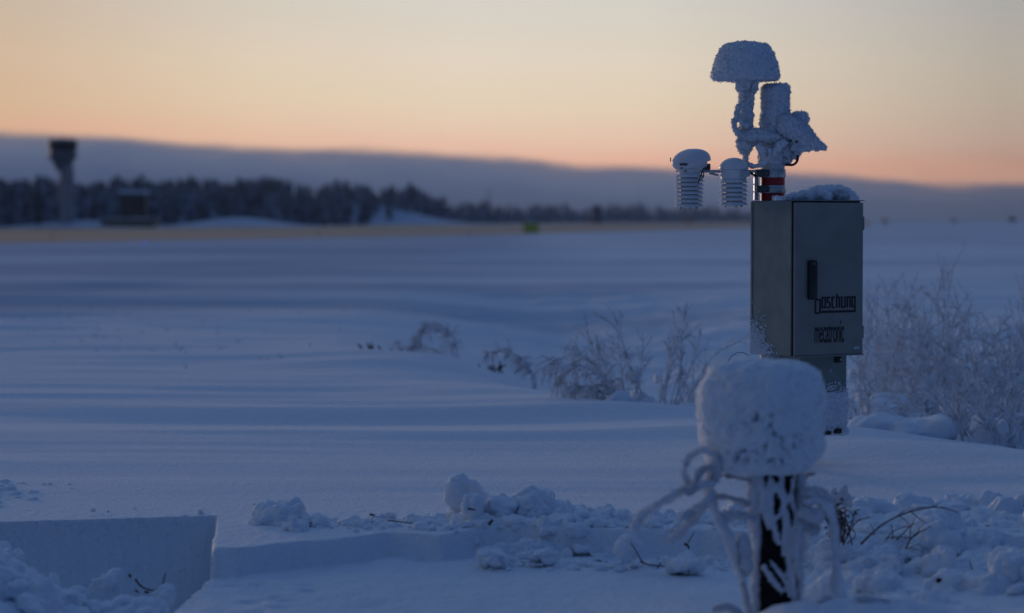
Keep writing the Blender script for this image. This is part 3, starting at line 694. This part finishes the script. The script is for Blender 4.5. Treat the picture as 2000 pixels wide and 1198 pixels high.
for a, b, c, d in ((1612, 1626, 848, 853), (1635, 1646, 844, 852)): part('slot', cbox(DU(a), DU(b), .004, .02, DW(a * 0 + c), DW(d) + .004, .001), m_black, lower)
# frost creeping up the lower left corner of the side
sp = MB()
for k in range(1500):
    v_ = w_side - abs(random.gauss(0, 1)) * .07 - .002; w = hC - abs(random.gauss(0, 1)) * .075 - .001
    if v_ < .02 or (v_ < w_side * .6 and w < hC - .06): continue
    q = C(-.0005, v_, w); r_ = random.uniform(.0015, .005)
    sp.tube([q, q - ux * random.uniform(.003, .010) + uy * random.gauss(0, .003) + Vector((0, 0, random.gauss(0, .003)))], [r_, r_ * .3], 5)
part('frost', sp, m_rime, cab, label='rime crystals on the lower left corner of the side')
part('wire', MB().tube(smooth_path([Q(1466, 697, .08), Q(1456, 691, .05), Q(1443, 690, .05), Q(1431, 697, .05), Q(1424, 709, .05), Q(1420, 728, .05), Q(1420, 760, .05)]), .0016, 6), m_bark, cab)
# snow heaped on the cabinet
sn = MB()
def blob(mb, c, r, sub=2, rot=None, j=.25):
    bm = bmesh.new(); bmesh.ops.create_icosphere(bm, subdivisions=sub, radius=1); sd_ = random.random() * 50
    co = np.array([q.co[:] for q in bm.verts]); d = 1 + j * fbm(co[:, 0] * 1.2 + sd_, co[:, 1] * 1.2, co[:, 2] * 1.2, 2)
    co = np.sign(co) * np.abs(co) ** random.uniform(.68, .95); co = co * d[:, None]
    M = (Matrix.Rotation(random.random() * 6.3, 3, 'Z') @ Matrix.Rotation(random.gauss(0, .35), 3, 'X')) if rot is None else rot
    vs = [M @ Vector((q[0] * r[0], q[1] * r[1], q[2] * r[2])) + Vector(c) for q in co]
    mb.add(vs, [[q.index for q in f.verts] for f in bm.faces]); bm.free()
for px, py, rr in ((1520, 388, 9), (1535, 386, 9), (1553, 382, 10), (1570, 378, 12), (1588, 374, 13), (1600, 370, 12), (1617, 368, 11), (1634, 369, 12), (1648, 372, 12), (1660, 380, 10), (1606, 380, 16), (1640, 380, 16), (1575, 385, 12), (1668, 386, 7), (1625, 364, 7), (1640, 365, 7)):
    for k in range(3):
        vv = random.uniform(.08, w_side - .08); base = C(DU(px) + (-.13 if 0 else 0) + .02, vv, 0)
        q = P(px, py, base.y)
        blob(sn, (X_(px) * base.y / D, base.y, max(q.z - rr * PX * .35, ztop - .005)), (rr * PX * 1.1, rr * PX * 1.3, rr * PX * .8))
bm = bmesh.new(); me = rime(sn, .006, ((.03, .009), (.011, .0045)), 2500, .008, .0022, 2, 31)
bm.from_mesh(me)
for q in bm.verts:
    if q.co.z < ztop + .001: q.co.z = ztop + .001
bm.to_mesh(me); bm.free()
part('snow_heap', me, m_lump, cab, label='rough heap of snow on the roof of the cabinet')

# ------------------------------------------------------------------ snow capped post in the foreground
Dp = 7.9; s = Dp / F
def K_(px, py, dy=0.0):
    p = P(px, py, Dp); return Vector((p.x, Dp + dy, p.z))
px0 = (1512 - 1000) * s; zb = H(px0, Dp)
po = thing('snow_capped_post', (px0, Dp, zb - .2), 'dark wooden post wrapped in rime under a big rounded snow cap, nearest to the camera', 'post')
part('post', MB().box((px0 + .003, Dp, (K_(0, 915).z + zb - .2) / 2), (62 * s, 62 * s, K_(0, 915).z - zb + .2), Matrix.Rotation(.2, 3, 'Z'), .006), m_post, po)
part('head_box', MB().box(K_(1490, 842), (150 * s, 150 * s, 120 * s), Matrix.Rotation(.12, 3, 'Z'), .01), m_post, po)
cp = MB()
prof = [(.01, 921), (60, 921), (96, 916), (110, 900), (117, 872), (121, 840), (122, 800), (121, 770), (115, 742), (100, 720), (78, 709), (40, 705), (.01, 704)]
cp.lathe(K_(1490, 0).x, Dp, [(r_ * s, K_(0, y_).z) for r_, y_ in prof], 40)
blob(cp, K_(1415, 790), (52 * s, 80 * s, 60 * s), 3, Matrix(), .1); blob(cp, K_(1440, 860), (62 * s, 80 * s, 52 * s), 3, Matrix(), .1)
blob(cp, K_(1560, 770), (48 * s, 80 * s, 55 * s), 3, Matrix(), .1); blob(cp, K_(1555, 865), (56 * s, 70 * s, 45 * s), 3, Matrix(), .1)
def capmask(V, Nn, d):
    # open, pitted rime on the camera side where the dark box shows through
    lx = (V[:, 0] - K_(1490, 0).x) / s; lz = (V[:, 2] - K_(0, 845).z) / s
    m = np.exp(-(lx / 85) ** 4 - ((lz + 8) / 66) ** 4) * np.clip(-Nn[:, 1] * 2, 0, 1)
    n = fbm(V[:, 0] / .014, V[:, 1] / .02, V[:, 2] / .017, 3)
    big = np.clip(.55 + 1.6 * fbm(V[:, 0] / .07 + 3, V[:, 1] / .07, V[:, 2] / .055, 2), 0, 1)
    n2 = fbm(V[:, 0] / .026 + 9, V[:, 1] / .026, V[:, 2] / .045, 3)
    return d - m * big * (np.clip((n + .05) * 2.5, 0, 1) * .010 + np.clip((n2 + .1) * 2, 0, 1) * .014 + np.clip((n + n2 - .45) * 4, 0, 1) * .035)
part('snow_cap', rime(cp, .006, ((.06, .012), (.016, .005)), 3500, .008, .0024, 3, 41, capmask), m_lump, po)
rm_ = MB()
rm_.tube([K_(1472, 925, -.03), K_(1472, 980, -.03), K_(1476, 1040, -.03), K_(1474, 1100, -.03), K_(1474, 1195, -.03)], [15 * s, 16 * s, 12 * s, 8 * s, 10 * s], 8)
rm_.tube([K_(1562, 925, -.0), K_(1566, 980, .0), K_(1566, 1040, 0), K_(1562, 1100, 0), K_(1560, 1195, -.0)], [9 * s, 18 * s, 14 * s, 9 * s, 10 * s], 8)
for a, b in (((1500, 925), (1488, 1010)), ((1522, 925), (1528, 1080)), ((1512, 940), (1540, 1050)), ((1492, 960), (1500, 1030)), ((1540, 960), (1512, 1010)), ((1530, 1050), (1548, 1180)), ((1500, 1090), (1540, 1160)), ((1486, 1100), (1525, 1150)), ((1545, 930), (1550, 1000)),
             ((1478, 925), (1484, 1000)), ((1504, 930), (1516, 1060)), ((1555, 1000), (1535, 1120))):
    rm_.tube(smooth_path([K_(*a, -.06), K_((a[0] + b[0]) / 2 + random.uniform(-7, 7), (a[1] + b[1]) / 2, -.065), K_(*b, -.06)], 5), [random.uniform(4, 7) * s] * 11, 6)
part('rime_crust', rime(rm_, .005, ((.02, .005), (.008, .003)), 2600, .012, .0028, 1, 43), m_rime, po)

# rime covered bush growing round the post
fb = thing('frosted_bush', (px0 - .15, Dp - .1, H(px0 - .15, Dp - .1)), 'thickly rimed leafless bush with drooping curled branches wrapped round the foreground post', 'bush')
BR = [([(1396, 935), (1394, 890), (1370, 873), (1340, 892), (1332, 922), (1352, 948)], 9, -.10), ([(1392, 935), (1360, 940), (1325, 952), (1285, 974), (1252, 1000), (1233, 1028)], 13, -.12),
      ([(1388, 955), (1368, 972), (1345, 992), (1324, 998)], 12, -.16), ([(1390, 965), (1362, 995), (1335, 1022), (1300, 1052)], 11, -.08),
      ([(1392, 890), (1384, 925), (1382, 960), (1396, 1000), (1418, 1045), (1434, 1090), (1446, 1125)], 15, -.1), ([(1446, 1125), (1452, 1160), (1462, 1198)], 9, -.08),
      ([(1396, 925), (1440, 930), (1482, 940)], 4, -.05), ([(1388, 966), (1425, 970), (1462, 984)], 6, -.05), ([(1396, 1005), (1430, 1000), (1470, 1010)], 13, -.06), ([(1440, 1040), (1452, 1080), (1450, 1115)], 18, -.1),
      ([(1562, 975), (1590, 970), (1612, 990), (1622, 1040), (1624, 1100), (1620, 1160)], 13, -.12), ([(1556, 990), (1582, 1000), (1606, 985)], 20, -.1), ([(1572, 960), (1590, 955), (1618, 978)], 16, -.08),
      ([(1560, 1010), (1548, 1060), (1552, 1120)], 12, -.12), ([(1562, 1010), (1580, 1030), (1590, 1020)], 9, -.1),
      ([(1545, 1188), (1575, 1158), (1605, 1146)], 7, -.25), ([(1645, 1142), (1690, 1146), (1742, 1160)], 7, -.3), ([(1740, 1215), (1760, 1178), (1795, 1160)], 9, -.4), ([(1436, 1180), (1410, 1165), (1380, 1172)], 8, -.2),
      ([(1574, 942), (1585, 934), (1597, 930)], 4, .1), ([(1380, 905), (1362, 915), (1352, 935)], 7, -.14), ([(1352, 940), (1338, 950), (1326, 946)], 10, -.15)]
for k, (pts, w_, dy) in enumerate(BR):
    n_ = len(pts); pp = smooth_path([K_(a, b, dy + random.uniform(-.03, .03)) for a, b in pts], 5)
    w_ *= .66
    rr = [w_ * s * (.85 + .35 * random.random()) * (1 if 0 < q < len(pp) - 2 else .7) for q in range(len(pp))]
    b_ = MB().tube(pp, rr, 7)
    part('branch', rime(b_, .004, ((.03, .0045), (.010, .002)), 900, .009, .0024, 1, 50 + k), m_rime if w_ > 3.5 else m_frost_twig, fb)

# ------------------------------------------------------------------ snow rubble
def chunk(px, py, rpx, Y, name='snow_chunk', shape=(1, 1, 1), label='', vox=.006, j=.4, rot=None, n=1, group='broken snow chunks lying on the bank'):
    s = Y / F; c = P(px, py, Y); r_ = rpx * s; mb = MB()
    blob(mb, c, (r_ * shape[0], r_ * shape[1], r_ * shape[2]), 3, rot, j)
    for k in range(n):
        a = random.random() * 6.3
        blob(mb, c + Vector((math.cos(a) * r_ * .55 * shape[0], math.sin(a) * r_ * .4, random.uniform(-.35, .25) * r_ * shape[2])), (r_ * .5, r_ * .5, r_ * .45), 2, None, .4)
    if px == 910:
        mb = MB(); blob(mb, c, (.082, .05, .095), 3, Matrix.Rotation(.12, 3, 'Y'), .22); blob(mb, c + Vector((.02, 0, -.03)), (.09, .055, .06), 3, RI, .2)
    me = rime(mb, vox, ((.09, .026), (.034, .010), (.011, .0025)), 0, smooth_it=1, seed=px * .37, billow=True)
    o = put(name, me, m_lump, origin=(c.x, c.y, c.z - r_ * shape[2])); return tag(o, label, 'snow chunk', group)
RI = Matrix()
CH = [(545, 1020, 50, 9.95, (1.15, 1, .72), 'low rounded snow mound at the left end of the rubble bank', 3), (578, 1032, 34, 9.72, (1.0, .8, .5), 'flat topped snow block in front of the leftmost mound', 1),
      (612, 1018, 22, 9.85, (1, 1, .6), 'small tilted snow slab right of the leftmost mound', 1), (910, 974, 40, 10.1, (1.05, .6, 1.15), 'tallest upright snow slab standing on the bank', 1),
      (918, 988, 24, 9.85, (1, .8, .8), 'knobbly snow lump leaning against the tallest slab', 3), (975, 1000, 36, 9.95, (1.2, 1, .95), 'snow chunk filling the gap between the tall slab and the big round lump', 2),
      (1042, 1000, 44, 10.0, (1.1, 1, .85), 'biggest round snow lump in the middle of the bank', 4), (1118, 1014, 24, 10.1, (1, 1, .7), 'snow lump just right of the biggest round lump', 1),
      (1150, 1010, 22, 10.0, (.8, 1, 1), 'narrow snow lump with a notch, near the right end of the visible bank', 1), (1185, 1008, 20, 10.0, (1, 1, .95), 'pointed snow lump last before the curled frosted branches', 1),
      (962, 1090, 30, 9.35, (1.35, .8, .38), 'flat snow slab lying at the foot of the cut step', 1), (1058, 1084, 24, 9.4, (1.3, .8, .45), 'low snow lump right of the flat slab below the step', 2),
      (1228, 1072, 26, 9.3, (1, .8, .9), 'pointed snow lump below the step with a dry stalk beside it', 2), (1335, 1098, 30, 9.2, (1.5, .9, .45), 'soft snow lump left of the foreground post', 2),
      (1950, 1030, 44, 10.2, (1.3, 1, .8), 'dark squared snow block at the far right of the bank', 2), (1985, 1130, 52, 8.6, (1, 1, 1.1), 'large rounded snow boulder cut by the right edge', 1),
      (1720, 1140, 42, 9.0, (1.2, 1, .7), 'wide snow lump right of the post', 2), (1560 + 280, 1110, 42, 9.1, (1.2, .9, .8), 'snow lump above the dark hollow at right', 1), (1775, 1090, 40, 9.5, (1.2, 1, .7), 'snow lump below the bent dry twigs', 2),
      (1858, 1032, 16, 9.9, (.8, 1, 1), 'small round snow ball beside the squared block', 0), (1640, 1090, 44, 9.3, (1.1, 1, .7), 'broad snow lump behind the hanging frosted branch', 2),
      (212, 1140, 27, 9.15, (1, .8, .9), 'pointed snow chunk on the heap inside the pit', 1), (5, 1108, 40, 9.2, (1, 1, .9), 'high snow lump at the left edge of the pit heap', 2), (315, 1165, 26, 9.1, (1.1, 1, .8), 'small snow chunk by the twigs at the pit corner', 1)]
for px, py, rp, Y, sh, lab, n in CH:
    chunk(px, py, rp, Y, shape=sh, label=lab, n=n, rot=RI if sh[2] >= 1 else None)
def rubble(area, n, rmin, rmax, name, label, zoff=0, voxel=.0065, seed=0):
    mb = MB()
    for k in range(n):
        x, Y, sc_ = area(); r_ = rmin + (rmax - rmin) * random.random() ** 2.2 * sc_
        blob(mb, (x, Y, H(x, Y) + r_ * random.uniform(-.25, .45) + zoff), (r_ * random.uniform(.8, 1.5), r_ * random.uniform(.8, 1.3), r_ * random.choice((.4, .6, .8, 1.0))), 2, None, .6)
    me = rime(mb, voxel, ((.06, .012), (.026, .0055), (.010, .002)) if voxel < .015 else ((.1, .03),), 0, smooth_it=1, seed=seed, billow=voxel < .015)
    o = put(name, me, m_lump); return tag(o, label, 'snow rubble', kind='stuff')
def a1():
    x = random.triangular(-.95, 1.7, .2); c = math.exp(-((x - .05) / .45) ** 2)
    return x, random.gauss(9.93, .10 + .07 * c), .35 + .65 * c
rubble(a1, 900, .007, .050, 'snow_rubble', 'crumbled snow heaped along the top of the cut bank', seed=1)
def a2():
    x = random.uniform(-.12, 1.3); return x, random.gauss(9.42, .07), .7
rubble(a2, 170, .008, .032, 'snow_rubble', 'small crumbs of snow at the foot of the cut step', voxel=.006, seed=2)
def a3(): return random.uniform(.95, 2.9), random.uniform(8.3, 10.5), 1.0
rubble(a3, 620, .012, .085, 'snow_rubble', 'tumbled snow lumps covering the ground right of the post', seed=3, zoff=-.02, voxel=.0075)
def a8(): return random.uniform(1.3, 2.9), random.gauss(9.3, .12), .9
rubble(a8, 160, .02, .075, 'snow_rubble', 'snow clods covering the cut edge at the far right', seed=7)
def a4():
    x = random.uniform(-2.4, -1.28); Y = random.uniform(8.3, 9.35 + .25 * (-(x + 1.28))); return x, Y, .6 + .4 * (-(x + 1.28))
rubble(a4, 320, .02, .085, 'snow_rubble', 'heap of soft snow clods inside the dug pit', seed=4, voxel=.0075)
def a5():
    x = -2.42 + abs(random.gauss(0, .12)); return x, random.uniform(10.5, 11.5), .5
rubble(a5, 200, .006, .035, 'snow_rubble', 'rough trampled snow beyond the pit at the left edge', seed=5, zoff=-.01)
def a6(): return random.uniform(-1.9, -1.1), random.uniform(10.15, 10.6), .25
rubble(a6, 9, .006, .022, 'snow_rubble', 'few loose crumbs on the rim behind the pit', seed=6)

# ------------------------------------------------------------------ dry twigs in focus
def twig(name, label, cat, Y, paths, mat, r=2.0, group=None, base=None):
    b = paths[0][0][0]; o = P(*b, Y); t = thing(name, (o.x, o.y, o.z - .01), label, cat, group); s = Y / F
    for pts, w in paths:
        pp = smooth_path([P(a, b_, Y + random.uniform(-.04, .04)) for a, b_ in pts], 4)
        part('stem', MB().tube(pp, [w * 1.3 * s * (1 - .5 * q / len(pp)) for q in range(len(pp))], 6), mat, t)
    return t
c8 = lambda x, y: (1560 + x / 4.02, 900 + y / 4.02)
twig('dry_branch', 'long reddish bare branch arching out of the snow at right', 'branch', 9.1, [([c8(490, 655), c8(560, 585), c8(640, 515), c8(760, 445), c8(880, 400), c8(1050, 365), c8(1160, 378), c8(1250, 405)], 1.7),
    ([c8(760, 445), c8(820, 400), c8(880, 365)], .8), ([c8(885, 405), c8(940, 450), c8(990, 485)], 1.0), ([c8(800, 440), c8(850, 480), c8(880, 515)], .8), ([c8(830, 420), c8(900, 380), c8(985, 365)], .8)], m_bark)
twig('dry_branch', 'tangle of short bare twigs under the arching branch', 'branch', 9.1, [([c8(840, 690), c8(875, 620), c8(930, 570), c8(985, 545), c8(1040, 510)], 1.5), ([c8(870, 625), c8(880, 530), c8(915, 450)], .9),
    ([c8(765, 625), c8(830, 560), c8(880, 510), c8(920, 490)], 1.2), ([c8(680, 630), c8(730, 565), c8(800, 530), c8(880, 512)], 1.0), ([c8(690, 605), c8(780, 600), c8(880, 605), c8(940, 575)], 1.0), ([c8(740, 620), c8(735, 560), c8(725, 500)], 1.1),
    ([c8(845, 690), c8(900, 690), c8(985, 715)], .8), ([c8(860, 690), c8(910, 665), c8(960, 650)], .7), ([c8(930, 575), c8(965, 510), c8(1015, 480)], .7)], m_bark)
twig('dry_branch', 'short forked reddish twig between the dark weed and the arching branch', 'branch', 9.1, [([c8(350, 660), c8(390, 580), c8(430, 510), c8(480, 465), c8(565, 445)], 1.4), ([c8(400, 560), c8(440, 500), c8(490, 440)], .9), ([c8(590, 585), c8(585, 540), c8(562, 492)], .8), ([c8(540, 448), c8(538, 430)], .8)], m_bark)
wt = twig('frosted_weed', 'dark tangled weed with frosted tips just right of the post', 'weed', 9.1, [([c8(330, 640), c8(300, 540), c8(270, 430), c8(240, 335)], 3.0), ([c8(320, 640), c8(280, 560), c8(265, 470), c8(215, 400)], 2.2),
    ([c8(345, 640), c8(360, 540), c8(365, 420), c8(370, 300)], 1.8), ([c8(350, 640), c8(330, 560), c8(345, 460), c8(400, 420)], 1.6), ([c8(380, 650), c8(440, 600), c8(440, 560)], 1.1), ([c8(360, 640), c8(420, 480), c8(440, 400), c8(480, 385)], 1.2),
    ([c8(300, 600), c8(250, 520), c8(210, 440), c8(200, 390)], 1.5), ([c8(420, 660), c8(395, 560), c8(380, 480), c8(350, 400)], 1.2)], m_bark)
lf = MB(); s = 9.1 / F
for k in range(300):
    a = random.gauss(305, 45); b = random.gauss(470, 85)
    q = P(*c8(a, b), 9.1 + random.uniform(-.06, .06)); d = Vector((random.gauss(0, 1), random.gauss(0, 1), random.gauss(-.4, 1))).normalized() * random.uniform(5, 13) * s; n = d.orthogonal().normalized() * 2.2 * s
    lf.add([q, q + d * .5 + n, q + d, q + d * .5 - n], [(0, 1, 2, 3)])
part('withered_leaf', lf, material('withered_leaves', (.03, .03, .02), .8, color2=(.07, .06, .045), cscale=60), wt)['kind'] = 'stuff'
ft = MB()
for pts, w in (([c8(320, 335), c8(290, 270), c8(262, 230), c8(262, 290), c8(250, 330)], 3), ([c8(322, 330), c8(312, 270), c8(345, 215), c8(370, 205), c8(365, 250)], 4), ([c8(330, 340), c8(355, 280), c8(395, 275), c8(405, 330), c8(402, 370)], 4), ([c8(300, 340), c8(330, 300), c8(325, 250)], 5), ([c8(365, 370), c8(362, 310), c8(385, 285)], 3), ([c8(250, 330), c8(275, 300), c8(285, 215)], 3)):
    ft.tube(smooth_path([P(a, b, 9.1) for a, b in pts], 4), w * s, 6)
part('frosted_tip', rime(ft, .004, ((.015, .003),), 900, .007, .002, 1, 77), m_rime, wt)
twig('dry_branch', 'thin dark twig lying on the bank left of the frosted branches', 'branch', 9.9, [([(1216, 1025), (1245, 1026), (1285, 1030)], 1.3)], m_bark)
twig('dry_stalk', 'small dry seed head on a stalk in front of the bank', 'stalk', 9.5, [([(1345, 1070), (1343, 1062), (1356, 1040)], 1.1), ([(1336, 1062), (1343, 1066), (1346, 1072)], 2.4)], m_bark)
twig('dry_stalk', 'brown stalk stuck in the lump below the step', 'stalk', 9.15, [([(1255, 1100), (1243, 1078), (1232, 1060)], 1.2), ([(1252, 1098), (1270, 1104), (1298, 1106)], 1.6), ([(1285, 1108), (1290, 1100)], 1.6)], m_bark)
twig('dry_stalk', 'dark twig half buried on the middle of the bank', 'stalk', 9.7, [([(756, 1016), (785, 1020), (808, 1022)], 1.2), ([(955, 1024), (962, 1016)], 3), ([(722, 1005), (732, 1007)], 2.2), ([(915, 994), (928, 996)], 2)], m_bark)
twig('dry_stalk', 'single short straw standing in the snow at lower right', 'stalk', 9.0, [([(1898, 1112), (1894, 1096)], 1.1)], m_bark)
c5 = lambda x, y: (x / 3.571, 900 + y / 3.571)
twig('dry_branch', 'curved dark twigs poking from the snow in the corner of the pit', 'branch', 9.2, [([c5(945, 830), c5(990, 880), c5(1060, 905), c5(1085, 900)], 1.7), ([c5(1137, 890), c5(1140, 840), c5(1156, 785)], 1.5), ([c5(1085, 900), c5(1100, 890)], 1.2), ([c5(1010, 915), c5(1040, 920)], 2.6), ([c5(905, 800), c5(912, 812)], 2.5), ([c5(945, 905), c5(970, 920)], 1.6)], m_bark)
twig('dry_stalk', 'brown root showing in the snow heap at the left edge', 'stalk', 9.0, [([c5(5, 750), c5(25, 800), c5(50, 860)], 3)], m_bark)
twig('dry_stalk', 'dark buried stick under the lump at lower right', 'stalk', 8.6, [([(1832, 1134), (1850, 1136), (1872, 1139)], 4)], m_post)
for o in list(bpy.data.objects):
    if o.name.startswith(('dry_branch', 'dry_stalk')) and o.parent is None: o['group'] = 'dry twigs and stalks poking out of the snow'

# ------------------------------------------------------------------ frosted bushes in the ditch
def grow(mb, p, d, ln, r, depth, droop, nt=7):
    pts = [p.copy()]; d = d.normalized()
    for k in range(nt):
        d = (d + Vector((random.gauss(0, .09), random.gauss(0, .09), random.gauss(0, .05) - droop * (k / nt))) ).normalized()
        p = p + d * ln / nt; pts.append(p.copy())
    mb.tube(pts, [r * (1 - .55 * k / nt) for k in range(nt + 1)], 4)
    if depth > 0:
        for k in range(2, nt + 1):
            for q in range(random.choice((1, 2, 2, 3)) if depth > 1 else random.choice((1, 2))):
                dd = (pts[k] - pts[k - 1]).normalized(); sd_ = Vector((random.gauss(0, 1), random.gauss(0, 1), random.gauss(.2, .6))).normalized()
                grow(mb, pts[k], dd * .9 + sd_ * .6, ln * random.uniform(.18, .34) * (1.1 - .4 * k / nt), r * .62, depth - 1, droop * 1.3, 4)
def bush(x, Y, h, spread, n, label, droop=.12, r=.0065, lean=(0, 0), group='frosted bushes in the snowy ditch', depth=2, name='frosted_shrub', mat=None):
    z = H(x, Y); t = thing(name, (x, Y, z - .03), label, 'shrub', group); h = h * .62; n = int(n * 1.7)
    for k in range(n):
        mb = MB(); a = random.random() * 6.3; q = random.random() ** .7
        d = Vector((math.cos(a) * spread * q + lean[0], math.sin(a) * spread * q + lean[1], 1))
        grow(mb, Vector((x + math.cos(a) * .12 * q * n ** .3, Y + math.sin(a) * .12 * q, z - .03)), d, h * random.uniform(.6, 1.15), r, depth, droop)
        part('branch', mb, mat or m_frost_twig, t)
    if h > .3 and mat is None:
        sm_ = MB()
        for k in range(int(6 * h * 2)):
            a = random.random() * 6.3; q = random.random() * spread * h
            blob(sm_, (x + math.cos(a) * q, Y + math.sin(a) * q, z + random.uniform(.0, .55) * h), [random.uniform(.02, .06) for _ in range(3)], 1, None, .5)
        part('lodged_snow', sm_, m_lump, t, True)['kind'] = 'stuff'
def arching(paths, Y, label, r=.008, hang=.16, group='frosted bushes in the snowy ditch'):
    b0 = P(*paths[0][0], Y); t = thing('arching_shrub', (b0.x, Y, min(b0.z, H(b0.x, Y)) - .02), label, 'shrub', group)
    for pts in paths:
        pp = smooth_path([P(a, b, Y + random.uniform(-.1, .1)) for a, b in pts], 6)
        pp = [Vector((pp[0].x, pp[0].y, H(pp[0].x, pp[0].y) - .03))] + pp
        mb = MB().tube(pp, [r * (1 - .6 * k / len(pp)) for k in range(len(pp))], 5)
        for k in range(3, len(pp)):
            for q in range(3):
                dd = (pp[k] - pp[k - 1]).normalized()
                grow(mb, pp[k], dd * .7 + Vector((random.gauss(0, .5), random.gauss(0, .5), random.gauss(-.1, .5))), hang * random.uniform(.4, 1.1), r * .5, 1, .55, 5)
        part('branch', mb, m_frost_twig, t)
PB = lambda px, Y: ((px - 1000) / F * Y, Y)
bush(*PB(1258, 16.6), 1.0, .35, 6, 'upright frosted shrub in the ditch left of the cabinet', .10)
bush(*PB(1290, 17.0), 1.0, .3, 4, 'leaning frosted shrub close behind the upright one left of the cabinet', .25, lean=(.25, 0))
arching([[(1215, 800), (1192, 752), (1160, 712), (1125, 692), (1090, 702), (1066, 716)], [(1212, 800), (1180, 745), (1140, 716), (1108, 722), (1092, 745)], [(1210, 800), (1185, 770), (1150, 755), (1120, 762)]], 16.3, 'frosted shrub whose branches arch far over to the left')
bush(*PB(1180, 16.6), .35, .7, 7, 'low frosted tuft at the foot of the arching shrub', .3)
bush(*PB(1395, 17.5), .85, .3, 4, 'frosted shrub half hidden behind the post snow cap', .3)
bush(*PB(1340, 16.8), .35, .7, 5, 'low frosted tuft between the upright shrub and the post', .2)
arching([[(895, 702), (886, 664), (868, 642), (843, 634), (815, 655), (806, 690)], [(890, 702), (872, 655), (838, 640), (818, 662)], [(880, 702), (845, 682), (800, 678), (772, 694)]], 21.5, 'thin frosted shrub bowed to the left on the crest', .007, .14)
bush(*PB(790, 21.8), .20, .9, 6, 'sparse low tuft left of the bowed shrub on the crest', .3)
arching([[(1042, 735), (1025, 708), (1000, 690), (975, 686), (950, 692)], [(1046, 738), (1030, 720), (1010, 706)]], 19.5, 'small bowed frosted shrub right of the dark clump', .010, .10)
bush(*PB(960, 20.8), .16, 1.0, 8, 'dark low clump of weeds on the crest', .3, mat=m_bark, name='weed_clump')
bush(*PB(731, 21.6), .17, .2, 3, 'single dark weed tip left of the tufts on the crest', .1, mat=m_bark, name='weed_clump', lean=(-.4, 0), depth=0, r=.014)
bush(*PB(1200, 26), .30, 1.0, 9, 'wide low weeds beyond the ditch left of the cabinet', .3)
bush(*PB(1172, 27), .3, .3, 3, 'small weed tip at the left end of the wide low weeds', .2)
RB = [(1715, 17.0, 1.05, .25, 5, 'tall thin frosted shrub just right of the cabinet', .08), (1755, 17.6, 1.15, .2, 5, 'tall straight frosted shrub second from the cabinet', .06), (1790, 18.2, 1.3, .2, 5, 'tallest frosted shrub third from the cabinet', .06),
      (1850, 16.6, 1.1, .5, 8, 'broad frosted bush in the middle of the right thicket', .25), (1905, 17.4, 1.15, .5, 8, 'frosted bush right of the broad one in the thicket', .3), (1960, 16.8, 1.0, .6, 8, 'frosted bush near the right edge of the thicket', .35),
      (2010, 17.6, 1.1, .6, 7, 'frosted bush cut by the right edge', .35), (1950, 14.6, .62, .5, 9, 'pale frosted bush low in front at the right edge', .2), (1890, 14.9, .45, .6, 7, 'small pale frosted bush at the front of the thicket', .3),
      (1800, 15.8, .55, .7, 8, 'low frosted tuft under the tall shrubs', .35), (1720, 15.6, .4, .7, 7, 'low frosted tuft beside the cabinet duct', .35), (1990, 14.2, .6, .5, 8, 'pale frosted tuft at the lower right edge of the thicket', .25)]
for px, Y, h, sp_, n, lab, dr_ in RB: bush(*PB(px, Y), h * 1.45, sp_, int(n * 1.4), lab, dr_)
def a7():
    px = random.uniform(1680, 2060); Y = random.uniform(14.2, 19); return (px - 1000) / F * Y, Y, .7
rubble(a7, 200, .05, .26, 'snow_mounds', 'soft snow hummocks among the bushes in the ditch', seed=8, voxel=.02)
rubble(lambda: ((random.uniform(1100, 1400) - 1000) / F * 16.8, random.uniform(16, 17.8), .6), 40, .03, .14, 'snow_mounds', 'soft snow hummocks under the shrubs left of the cabinet', seed=9, voxel=.02)
# sparse grass tips through the mid field snow
mb = MB()
for k in range(70):
    px = random.triangular(-50, 760, 150); py = random.gauss(655, 40); x, Y = GP(px, py, -.05)
    if Y < 18 or Y > 45: continue
    z = H(x, Y)
    for q in range(4): mb.tube([(x, Y, z - .02), (x + random.gauss(0, .03), Y + random.gauss(0, .03), z + random.uniform(.01, .045))], [.003, .0015], 3)
tag(put('grass_tips', mesh_np('grass_tips', *mb.arrays()), m_frost_twig), 'sparse frosted grass tips showing through the field snow', 'grass', kind='stuff')

# ------------------------------------------------------------------ cold air haze
mh = bpy.data.materials.new('haze'); mh.use_nodes = True; mh.node_tree.nodes.clear()
ho = mh.node_tree.nodes.new('ShaderNodeOutputMaterial'); hv_ = mh.node_tree.nodes.new('ShaderNodeVolumePrincipled')
hv_.inputs['Color'].default_value = (.70, .82, .98, 1); hv_.inputs['Density'].default_value = .00008; hv_.inputs['Anisotropy'].default_value = 0
mh.node_tree.links.new(hv_.outputs[0], ho.inputs['Volume'])
hz = put('haze', mesh_np('haze', *MB().box((0, 0, 27), (19000, 19000, 66)).arrays()), mh)
tag(hz, 'thin frosty haze lying over the whole snow field', 'haze', kind='stuff')
S.cycles.volume_bounces = 0

for o in bpy.data.objects:
    if '_o' in o: del o['_o']
